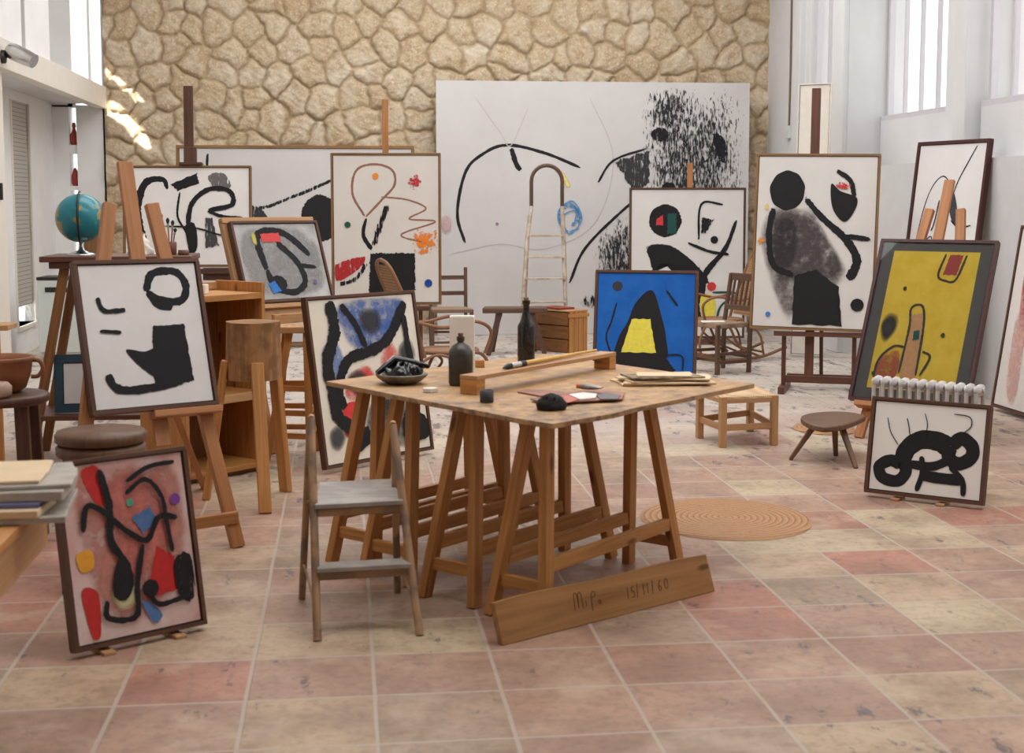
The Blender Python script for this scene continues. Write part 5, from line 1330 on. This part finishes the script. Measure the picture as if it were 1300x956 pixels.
# ------------------------------------------------------------------ things in the left background
def storage_heater():
    a = flo(50, 459); b_ = flo(86, 461)
    r = root('white_heater', 'white enamel heater cabinet on wheels in the bay under the mezzanine', 'heater', (a.x, a.y, 0), R(-4))
    W = .47; H_ = atY(60, 352, a.y).z
    mb = MB(); mb.box(0, W, 0, .42, .09, H_ - .03); mb.build('body', M['enamel'], r, .01)
    mb = MB(); mb.box(-.004, W * .72, -.004, .424, H_ - .03, H_); tag(mb.build('lid', M['darkmetal'], r, .004), 'dark grey lid strip')
    mb = MB(); mb.box(.08, .30, -.015, .0, H_ - .15, H_ - .10); tag(mb.build('handle', M['black'], r, .006), 'black bar handle')
    mb = MB(); mb.box(.02, W - .02, .02, .4, .06, .09); mb.build('base', M['greywall'], r)
    for x, y in ((.05, .05), (W - .05, .05), (.05, .37), (W - .05, .37)):
        mb = MB(); mb.lathe([(.03, -.012), (.03, .012)], (x, y, .03), 16, 0, 'x'); mb.build('wheel', M['black'], r)
storage_heater()
def pot_stand():
    c = atY(-8, 505, 6.6); zt = c.z
    r = root('dark_stool', 'dark wooden stool at the left edge under the terracotta pot', 'stool', (c.x, 6.75, 0))
    mb = MB(); mb.lathe([(.20, zt - .045), (.215, zt - .035), (.215, zt - .008), (.20, zt), (0, zt)], n=36); mb.build('seat', M['walnut'], r)
    for k in range(4):
        a = R(45 + 90 * k); mb = MB(); mb.bar((math.cos(a) * .19, math.sin(a) * .19, 0), (math.cos(a) * .16, math.sin(a) * .16, zt - .04), .06, .05); mb.build('leg', M['walnut'], r, .004)
    q = root('terracotta_pot', 'brown terracotta pot with a loop handle at the left edge of the room', 'pot', (c.x - .02, 6.80, zt + .0008))
    mb = MB(); mb.lathe([(.09, 0), (.12, .02), (.145, .09), (.15, .135), (.16, .15), (.165, .165), (.15, .168), (.135, .14), (.11, .03), (0, .015)], n=36); mb.build('pot', M['terracotta'], q)
    mb = MB(); mb.tube(spline([(.148, 0, .15), (.185, 0, .145), (.20, 0, .11), (.18, 0, .075), (.146, 0, .07)], 5), .010, 8); mb.build('handle', M['terracotta'], q)
    q2 = (c.x + .02, 6.60)
    mb = MB(); mb.lathe([(.04, 0), (.06, .012), (.062, .05), (.045, .07), (0, .072)], n=24); tag(mb.build('folded_cloth', plain('pink_cloth', L(186, 158, 140), .9), None, loc=(q2[0], q2[1], zt + .0008)), 'small pinkish folded cloth in front of the terracotta pot', 'cloth')
pot_stand()

# foreground table with the stacked papers
def front_table():
    Z = .70
    r_near = flo(28, 664, Z)
    r = root('foreground_table', 'blurred wooden table at the left front edge carrying stacked papers', 'table', (r_near.x - .4, r_near.y + .0, 0))
    x1 = .40; 
    mb = MB(); mb.box(-.5, x1, -.35, .42, Z - .03, Z); mb.build('table_top', M['pine'], r, .004)
    mb = MB(); mb.box(-.48, x1 - .015, -.33, .40, Z - .16, Z - .031); mb.build('apron', M['pine_pale'], r, .004)
    for sx, sy in ((-1, -1), (1, -1), (-1, 1), (1, 1)):
        x = x1 - .36 if sx > 0 else -.44; y = .30 if sy > 0 else -.28
        mb = MB(); mb.bar((x, y, 0), (x, y, Z - .031), .06, .06); mb.build('leg', M['pine'], r, .004)
    return r, Z, r_near
ft, FZ, fn = front_table()
zz = FZ + .0008
for i, (dx, dy, w, dp, hh, m, an, lb) in enumerate((
    (-.02, .20, .52, .40, .018, 'papergrey', 6, 'lowest grey folder of the front paper stack'), (-.04, .20, .46, .38, .022, 'papertan', 2, 'thick tan folder low in the front paper stack'),
    (-.05, .21, .46, .36, .014, 'paperblue', 3, 'blue-edged folder in the middle of the front paper stack'), (-.01, .23, .50, .37, .028, 'papergrey', 5, 'grey crumpled sheets near the top of the front paper stack'),
    (-.0, .24, .48, .36, .012, 'papergrey', 9, 'pale grey sheet with curled edge in the front paper stack'), (-.06, .26, .46, .34, .010, 'papertan', 4, 'tan sheet on top of the front paper stack'))):
    mb = MB(); pts = [(-w / 2, -dp / 2), (0, -dp / 2 + .005), (w / 2, -dp / 2), (w / 2 + .01, 0), (w / 2, dp / 2), (0, dp / 2), (-w / 2, dp / 2)]
    mb.slab([(x + rnd.uniform(-.008, .008), y + rnd.uniform(-.008, .008)) for x, y in pts], 0, hh)
    o = mb.build('paper_folder', M[m], None, .003, loc=(fn.x - .14 + dx, fn.y + dy - .05, zz)); o.rotation_euler = (0, 0, R(an)); zz += hh + .001
    tag(o, lb, 'folder', 'papers on the front table')
p = flo(8, 668, FZ - .0); 

# ------------------------------------------------------------------ spotlights on the mezzanine edge
def spotlight(label, px, py, fwd, Lh, rr):
    p = atX(px, py, XF)
    r = root('spotlight', label, 'spotlight', (XF, p.y, p.z), 0, 'spotlights on the mezzanine edge')
    mb = MB(); mb.lathe([(.055, .0), (.055, .03), (.0, .032)], (0, 0, 0), 20, 0, 'x'); mb.build('mount', M['darkmetal'], r)
    mb = MB(); mb.tube([(.03, 0, 0), (.11, 0, .015)], .012, 8); mb.build('arm', M['darkmetal'], r)
    d = Vector(fwd).normalized(); a = V(.12, 0, .03) - d * Lh * .35
    mb = MB(); mb.tube([a, a + d * .02, a + d * .06, a + d * Lh * .7, a + d * Lh], [rr * .5, rr * .85, rr, rr * .95, rr * .85], 20); mb.build('lamp_body', M['chrome'], r)
spotlight('chrome spotlight nearest the upper left corner of the mezzanine edge', 2, 72, (.6, -.2, -.28), .26, .07)
spotlight('chrome spotlight at the stone wall end of the mezzanine edge', 139, 128, (.6, -.2, -.12), .27, .07)

# figurines in the slit window
for k, (py, col) in enumerate(((184, (170, 70, 52)), (236, (180, 60, 60)))):
    p = atY(93.5, py, YB + .1); mb = MB()
    prof = [(.03, 0), (.05, .02), (.062, .07), (.055, .12), (.028, .15), (.018, .2), (.024, .22), (.02, .26), (0, .27)] if k == 0 else [(.03, 0), (.04, .03), (.042, .12), (.02, .2), (0, .22)]
    mb.lathe(prof, n=20)
    z_ = (zz_ := (atY(93, 184, YB).z if k == 0 else atY(93, 236, YB).z)) + .0008
    o = mb.build('small_vase', plain('vase_%d' % k, L(*col), .5), None, loc=((nx0 + nx1) / 2, YB + .10, z_))
    tag(o, ['small red vase with dark neck on the upper ledge of the slit window', 'small pinkish vase on the lower ledge of the slit window'][k], 'vase')

# ------------------------------------------------------------------ chairs and furniture at the back
def place(r, x, y, rz): r.location = (x, y, 0); r.rotation_euler = (0, 0, rz)
def ladder_chair():
    r = root('ladder_back_chair', 'brown ladder-back chair beside the tall painting with orange splashes', 'chair', (0, 0, 0))
    m = M['chair_dark']; w = .19; d = .18
    for sx in (-1, 1):
        mb = MB(); mb.bar((sx * w, d, 0), (sx * w * 1.02, d + .04, .90), .036, .036); mb.build('rear_post', m, r, .004)
        mb = MB(); mb.bar((sx * w * 1.1, -d, 0), (sx * w * 1.1, -d, .47), .038, .038); mb.build('front_leg', m, r, .004)
        mb = MB(); mb.bar((sx * w * 1.05, -d, .2), (sx * w, d, .2), .018, .025); mb.build('side_stretcher', m, r, .003)
    for z in (.62, .79): mb = MB(); mb.bar((-w, d + .03, z), (w, d + .03, z), .014, .045, (0, 0, 1)); mb.build('back_slat', m, r, .003)
    for z in (.12, .27): mb = MB(); mb.bar((-w * 1.1, -d, z), (w * 1.1, -d, z), .018, .025); mb.build('front_stretcher', m, r, .003)
    mb = MB(); mb.bar((-w, d, .2), (w, d, .2), .018, .025); mb.build('rear_stretcher', m, r, .003)
    mb = MB(); mb.slab([(-w * 1.15, -d - .02), (w * 1.15, -d - .02), (w * 1.0, d), (-w * 1.0, d)], .435, .475); mb.build('seat', M['rush_dark'], r, .008)
    return r
r = ladder_chair(); q = flo(575, 448); place(r, q.x - .02, q.y + .1, R(2))

def rush_chair():
    r = root('rush_seat_chair', 'dark spindle-backed chair with rush seat turned away from the smoky painting', 'chair')
    m = M['chair_dark']; w = .20; d = .19
    for sx in (-1, 1):
        mb = MB(); mb.bar((sx * w, d, 0), (sx * w, d + .01, .45), .036, .036); mb.bar((sx * w, d + .01, .44), (sx * w, d + .09, .92), .034, .034); mb.build('rear_post', m, r, .004)
        mb = MB(); mb.bar((sx * w * 1.08, -d, 0), (sx * w * 1.08, -d, .465), .038, .038); mb.build('front_leg', m, r, .004)
        for z in (.11, .19): mb = MB(); mb.bar((sx * w * 1.04, -d, z), (sx * w, d, z), .022, .03); mb.build('side_stretcher', m, r, .003)
    mb = MB(); mb.bar((-w, d + .088, .89), (w, d + .088, .89), .02, .07, (0, 0, 1)); mb.build('top_rail', m, r, .004)
    mb = MB(); mb.bar((-w, d + .03, .60), (w, d + .03, .60), .02, .05, (0, 0, 1)); mb.build('lower_back_rail', m, r, .004)
    for k in range(5):
        x = -w + 2 * w * (k + 1) / 6; mb = MB(); mb.bar((x, d + .035, .61), (x, d + .085, .87), .016, .022); mb.build('spindle', m, r, .002)
    for y, z in ((-d, .15), (d, .15)): mb = MB(); mb.bar((-w, y, z), (w, y, z), .02, .028); mb.build('stretcher', m, r, .003)
    mb = MB(); mb.slab([(-w * 1.14, -d - .03), (w * 1.14, -d - .03), (w * 1.0, d - .01), (-w * 1.0, d - .01)], .43, .475); mb.build('seat', M['rush_dark'], r, .01)
    return r
r = rush_chair(); q = flo(917, 473); place(r, q.x, q.y + .1, R(-68))

q = flo(905, 409, .477); mb = MB(); mb.slab([(-.12, -.06), (.10, -.08), (.12, .05), (-.10, .07)], 0, .012)
tag(mb.build('flat_board', M['card'], None, .002, loc=(q.x, q.y, .4760)), 'small pale board lying on the seat of the dark spindle-backed chair', 'board')
q = atY(-9, 411, 8.0); r = root('pine_stool', 'tall pale pine stool whose seat edge just enters at the left', 'stool', (q.x, q.y, 0))
mb = MB(); mb.box(-.11, .105, -.11, .11, q.z - .03, q.z); mb.build('seat', M['pine_pale'], r, .004)
for sx in (-1, 1):
    for sy in (-1, 1): mb = MB(); mb.bar((sx * .05 - .05, sy * .09, 0), (sx * .04 - .04, sy * .08, q.z - .031), .03, .03); mb.build('leg', M['pine'], r, .003)
def rocking_chair(label):
    r = root('rocking_chair', label, 'rocking chair')
    m = M['rocker']
    for sx in (-1, 1):
        X = sx * .24
        mb = MB(); mb.tube(spline([(X, -.50, .10), (X, -.30, .035), (X, 0, .014), (X, .35, .045), (X, .62, .13)], 7), .016, 8); mb.build('runner', m, r)
        mb = MB(); mb.tube(spline([(X, -.34, .05), (X, -.36, .22), (X, -.26, .40), (X, -.05, .36), (X, .05, .20), (X, .2, .05)], 7), .014, 8)
        mb.tube(spline([(X, .30, .05), (X, .05, .16), (X, -.1, .30), (X, .1, .40), (X, .30, .28), (X, .36, .06)], 7), .012, 8); mb.build('scroll', m, r)
        mb = MB(); mb.tube(spline([(X, -.30, .40), (X * 1.1, -.34, .58), (X * 1.15, -.20, .66), (X * 1.12, .05, .62), (X, .26, .66)], 7), .014, 8); mb.build('armrest', m, r)
        mb = MB(); mb.tube(spline([(X * .92, .20, .38), (X * .92, .30, .7), (X * .9, .44, 1.02), (X * .6, .48, 1.12), (0, .49, 1.15)], 7), .016, 8); mb.build('back_frame', m, r)
    mb = MB(); ring = [(.23 * math.cos(a), -.05 + .26 * math.sin(a), .41) for a in [2 * pi * j / 28 for j in range(28)]]; mb.tube(ring, .016, 8, closed=True); mb.build('seat_frame', m, r)
    mb = MB(); mb.slab([(p[0] * .95, -.05 + (p[1] + .05) * .95) for p in ring], .402, .414); mb.build('seat', M['cane'], r)
    mb = MB(); mb.grid([[(x * s_, y, z) for x in (-.20, -.1, 0, .1, .20)] for y, z, s_ in ((.225, .45, .9), (.28, .62, 1), (.345, .80, 1), (.42, 1.0, .95), (.465, 1.11, .6))]); mb.grid([[(x * s_, y + .008, z) for x in (.20, .1, 0, -.1, -.20)] for y, z, s_ in ((.225, .45, .9), (.28, .62, 1), (.345, .80, 1), (.42, 1.0, .95), (.465, 1.11, .6))]); mb.build('back', M['cane'], r)
    for y, z in ((-.3, .08), (.34, .09)): mb = MB(); mb.tube([(-.24, y, z), (.24, y, z)], .012, 8); mb.build('cross_rod', m, r)
    return r
r = rocking_chair('bentwood rocking chair with cane back before the yellow-oval painting'); q = flo(922, 462); place(r, q.x + .06, q.y + .42, R(-78))
r = rocking_chair('bentwood rocking chair partly hidden behind the blue wash painting'); q = flo(552, 511); place(r, q.x + .05, q.y + .1, R(105))

# rustic bench
def bench():
    r = root('plank_bench', 'rustic plank bench on splayed legs behind the wine bottle', 'bench'); q = flo(655, 450); r.location = (q.x, q.y + .1, 0)
    mb = MB(); mb.slab([(-.36, -.13), (.33, -.14), (.36, .12), (-.31, .15)], .44, .495); mb.build('seat', M['chair_dark'], r, .01)
    for a, b_ in (((-.30, -.16), (-.17, -.07)), ((-.22, .20), (-.16, .09)), ((.30, -.16), (.17, -.07)), ((.24, .18), (.16, .08))):
        mb = MB(); mb.bar((a[0], a[1], 0), (b_[0], b_[1], .44), .045, .05, None, 0, .06, .06); mb.build('leg', M['walnut'], r, .006)
bench()
# crate
def crate():
    n_, l_, rr_ = flo(722, 449), flo(686, 444), flo(743, 445)
    r = root('wooden_crate', 'slatted wooden crate with worn sides beside the plank bench', 'crate', (n_.x, n_.y, 0), R(38))
    H_ = .44; A, B = .30, .55   # local x to the right-back, y to the left-back
    mb = MB()
    for k in range(3): z = .005 + k * .145; mb.box(.0, .018, .02, B, z, z + .135)
    mb.build('long_side', M['pine_dark'], r, .003)
    mb = MB()
    for k in range(4): x = .018 + k * (A - .018) / 4; mb.box(x, x + (A - .018) / 4 - .006, .0, .018, .0, H_)
    mb.build('end_side', M['pine'], r, .003)
    mb = MB(); mb.box(A - .018, A, .02, B, .005, H_ - .01); mb.build('long_side', M['pine_dark'], r, .003)
    mb = MB(); mb.box(.018, A - .018, B - .018, B, .005, H_ - .01); mb.build('end_side', M['pine_dark'], r, .003)
    mb = MB(); mb.box(0, A, 0, B, H_ + .001, H_ + .015); mb.build('lid', M['pine_pale'], r, .003)
    mb = MB(); mb.box(-.012, A + .01, -.014, -.001, H_ - .06, H_ - .02); mb.build('end_batten', M['pine'], r, .003)
    rm = Matrix.Rotation(R(38), 3, 'Z'); c = rm @ V(.14, .3, 0)
    mb = MB(); mb.box(-.11, .11, -.16, .16, 0, .022); o = mb.build('book', M['red'], None, .003, loc=(n_.x + c.x, n_.y + c.y, H_ + .016)); o.rotation_euler = (0, 0, R(30)); tag(o, 'flat dark red book lying on the wooden crate', 'book')
crate()
# tall step ladder with arched top
def tall_ladder():
    Yl = 15.95; r = root('tall_step_ladder', 'tall whitish wooden step ladder with arched top before the huge canvas', 'step ladder', (atY(694, 300, Yl).x, Yl, 0))
    X = lambda px: atY(px, 300, Yl).x - r.location[0]
    zt = atY(694, 210, Yl).z; zs = atY(694, 262, Yl).z
    xl, xr = X(674.5), X(713.5); bl, br = X(657), X(716)
    mb = MB(); mb.tube([(bl, -.25, 0), (X(668), -.07, .75 * zs), (xl, 0, zs)], .023, 8); mb.build('stile', M['ladder_paint'], r)
    mb = MB(); mb.tube([(br, -.25, 0), (xr, 0, zs)], .023, 8); mb.build('stile', M['ladder_paint'], r)
    mb = MB(); pts = [(xl, 0, zs)]; cx2 = (xl + xr) / 2; hw = (xr - xl) / 2
    zc = zt - hw
    for k in range(13): a = pi - pi * k / 12; pts.append((cx2 + hw * math.cos(a), 0, zc + hw * math.sin(a)))
    pts.append((xr, 0, zs)); mb.tube(pts, .022, 8); tag(mb.build('top_arch', M['chair_dark'], r), 'bare brown wooden arch')
    for i, py in enumerate((299, 326, 353, 382, 408)):
        z = atY(690, py, Yl).z; t = z / zs; y = -.25 * (1 - t); xa, xb = bl + (xl - bl) * t, br + (xr - br) * t
        mb = MB(); mb.box(xa, xb, y - .05, y + .04, z - .012, z + .012); mb.build('step', M['ladder_paint'], r, .003)
    for xx, t in ((X(671), X(672)), (X(728), X(716))):
        mb = MB(); mb.tube([(xx, .42, 0), (t, .03, zs - .1)], .015, 8); mb.build('rear_leg', M['ladder_paint'], r)
    mb = MB(); mb.tube([(X(671), .34, .38), (X(727), .34, .38)], .012, 8); mb.build('rear_rung', M['ladder_paint'], r)
tall_ladder()

# tall pine step stool between log stool and blue/red picture
def tall_stool():
    a, b_ = flo(391, 598), flo(364, 566); r = root('tall_stool', 'tall narrow pine stool with rungs between log stool and blue-wash painting', 'stool', (a.x - .05, a.y + .25, 0))
    zt = .82
    tc = localize(r, flo(372, 416, zt)); tc.z = 0
    feet = [localize(r, a), localize(r, b_), localize(r, a) + V(.06, .40, 0), localize(r, b_) + V(.05, .36, 0)]
    tops = [tc + V(.06, -.10, 0), tc + V(.02, -.08, 0), tc + V(.08, .10, 0), tc + V(-.06, .10, 0)]
    feet = [tc + V(.10, -.22, 0), tc + V(-.17, -.12, 0), tc + V(.14, .22, 0), tc + V(-.12, .26, 0)]
    tops = [tc + V(.085, -.08, 0), tc + V(-.02, -.06, 0), tc + V(.085, .08, 0), tc + V(-.05, .09, 0)]
    for f_, t_ in zip(feet, tops):
        t2 = t_.copy(); t2.z = zt - .025; mb = MB(); mb.bar(f_, t2, .045, .035, (0, 1, 0)); mb.build('leg', M['pine'], r, .004)
    for i, j in ((0, 1), (2, 3), (0, 2), (1, 3)):
        for h_ in (.16, .30, .45):
            p0 = feet[i].lerp(V(tops[i].x, tops[i].y, zt), h_ / zt); p1 = feet[j].lerp(V(tops[j].x, tops[j].y, zt), h_ / zt)
            mb = MB(); mb.bar(p0, p1, .02, .035); mb.build('rung', M['pine'], r, .003)
    mb = MB(); mb.box(tc.x - .10, tc.x + .13, tc.y - .13, tc.y + .13, zt - .025, zt + .015); mb.build('seat', M['pine_pale'], r, .005)
tall_stool()

# ------------------------------------------------------------------ radiator behind the small black and white picture
def radiator():
    a, b_ = flo(1116, 479, .60), flo(1244, 490, .60)
    a = a + V(.0, .02, 0); d = b_ - a; d.z = 0; Lr = d.length; yaw = math.atan2(d.y, d.x)
    r = root('column_radiator', 'free-standing ribbed column radiator in faded white behind the coiled-band picture', 'radiator', (a.x, a.y, 0), yaw)
    n = 12; H_ = .61
    for k in range(n):
        x = Lr * k / (n - 1); mb = MB()
        for yy in (-.045, .045):
            mb.tube([(x, yy, .10), (x, yy, H_ - .05)], .012, 8)
        mb.grid([[(x + sx * ww, y, z) for y, z in ((-.068, zc_), (-.05, zc_ + .028), (0, zc_ + .036), (.05, zc_ + .028), (.068, zc_), (.05, zc_ - .028), (0, zc_ - .036), (-.05, zc_ - .028))] for sx, ww in ((-1, .006), (-1, .012), (1, .012), (1, .006))] if False else [[(x + off, sc * y, zc + sc * dz) for y, dz in ((-.062, 0), (-.045, .026), (0, .034), (.045, .026), (.062, 0), (.045, -.026), (0, -.034), (-.045, -.026))] for off, sc in ((-.023, .45), (-.012, .85), (0, 1.05), (.012, .85), (.023, .45))] if (zc := H_ - .035) else None, closed=True)
        zc = .085
        mb.grid([[(x + off, sc * y, zc + sc * dz) for y, dz in ((-.062, 0), (-.045, .026), (0, .034), (.045, .026), (.062, 0), (.045, -.026), (0, -.034), (-.045, -.026))] for off, sc in ((-.023, .45), (-.012, .85), (0, 1.05), (.012, .85), (.023, .45))], closed=True)
        mb.build('column', M['radiator'], r)
    mb = MB(); mb.tube([(-.03, 0, H_ - .035), (Lr + .03, 0, H_ - .035)], .017, 10); mb.build('connecting_pipe', M['radiator'], r)
    mb = MB(); mb.tube([(-.03, 0, .085), (Lr + .03, 0, .085)], .017, 10); mb.build('connecting_pipe', M['radiator'], r)
    for x in (0, Lr):
        mb = MB(); mb.box(x - .015, x + .015, -.06, -.03, 0, .07); mb.box(x - .015, x + .015, .03, .06, 0, .07); mb.build('foot', M['radiator'], r)
radiator()

# ------------------------------------------------------------------ bit of brown stool at the lower right corner
c = flo(1310, 872, .30)
r = root('low_round_stool', 'brown round seat edge just entering the lower right corner', 'stool', (c.x + .13, c.y - .10, 0))
mb = MB(); mb.lathe([(.15, .25), (.165, .26), (.165, .285), (.15, .30), (0, .30)], n=36); mb.build('seat', M['stool_brown'], r)
for k in range(3):
    a = R(20 + 120 * k); mb = MB(); mb.bar((math.cos(a) * .14, math.sin(a) * .14, 0), (math.cos(a) * .10, math.sin(a) * .10, .255), .03, .03); mb.build('leg', M['stool_brown'], r, .003)

# ------------------------------------------------------------------ light
W = bpy.data.worlds.new('sky'); SC.world = W; W.use_nodes = True
bg = W.node_tree.nodes['Background']; bg.inputs[0].default_value = (.99, .995, 1, 1); bg.inputs[1].default_value = 2.8
def area(name, loc, rot, sx, sy, power, col=(1, 1, 1)):
    l = bpy.data.lights.new(name, 'AREA'); l.shape = 'RECTANGLE'; l.size = sx; l.size_y = sy; l.energy = power; l.color = col
    o = bpy.data.objects.new(name, l); COL.objects.link(o); o.location = loc; o.rotation_euler = rot; return o
sl = bpy.data.lights.new('sun', 'SUN'); sl.energy = 22; sl.angle = R(.5); so = bpy.data.objects.new('sun', sl); COL.objects.link(so); so.location = (-2.5, 10, 12)
so.rotation_euler = SUN.to_track_quat('-Z', 'Y').to_euler()
area('skylight_far', (1.4, 14.25, ZC + .1), (0, 0, 0), 6.2, 2.5, 340, (.97, .985, 1))
area('skylight_mid', (1.4, 9.55, ZC + .1), (0, 0, 0), 6.2, 2.3, 330, (.97, .985, 1))
area('skylight_near', (1.4, 5.0, ZC + .1), (0, 0, 0), 6.2, 1.8, 290, (.97, .985, 1))
area('shutter_light', (XL - .45, (ys0 + ys1) / 2, .7), (0, -R(90), 0), 1.0, .8, 14, (.85, .92, 1))
area('upper_left_light', (XL + .3, YB + .6, 3.8), (R(-90), 0, 0), 1.0, 1.6, 30, (.97, .98, 1))

# ------------------------------------------------------------------ camera
cd = bpy.data.cameras.new('camera'); cam = bpy.data.objects.new('camera', cd); COL.objects.link(cam)
cd.sensor_width = 36; cd.lens = FPX / 1300 * 36; cd.shift_y = -(478 - 433) / 1300; cd.clip_end = 100
Mx = Matrix((RT, UP, -FW)).transposed().to_4x4(); Mx.translation = CAM; cam.matrix_world = Mx
cd.dof.use_dof = True; cd.dof.focus_distance = 10.5; cd.dof.aperture_fstop = 4.2
SC.camera = cam
SC.view_settings.view_transform = 'Standard'; SC.view_settings.look = 'None'; SC.view_settings.gamma = 1
SC.view_settings.use_curve_mapping = False; SC.view_settings.exposure = -0.72
SC.cycles.use_denoising = True; SC.cycles.transparent_max_bounces = 40; SC.cycles.max_bounces = 8; SC.cycles.sample_clamp_indirect = 8
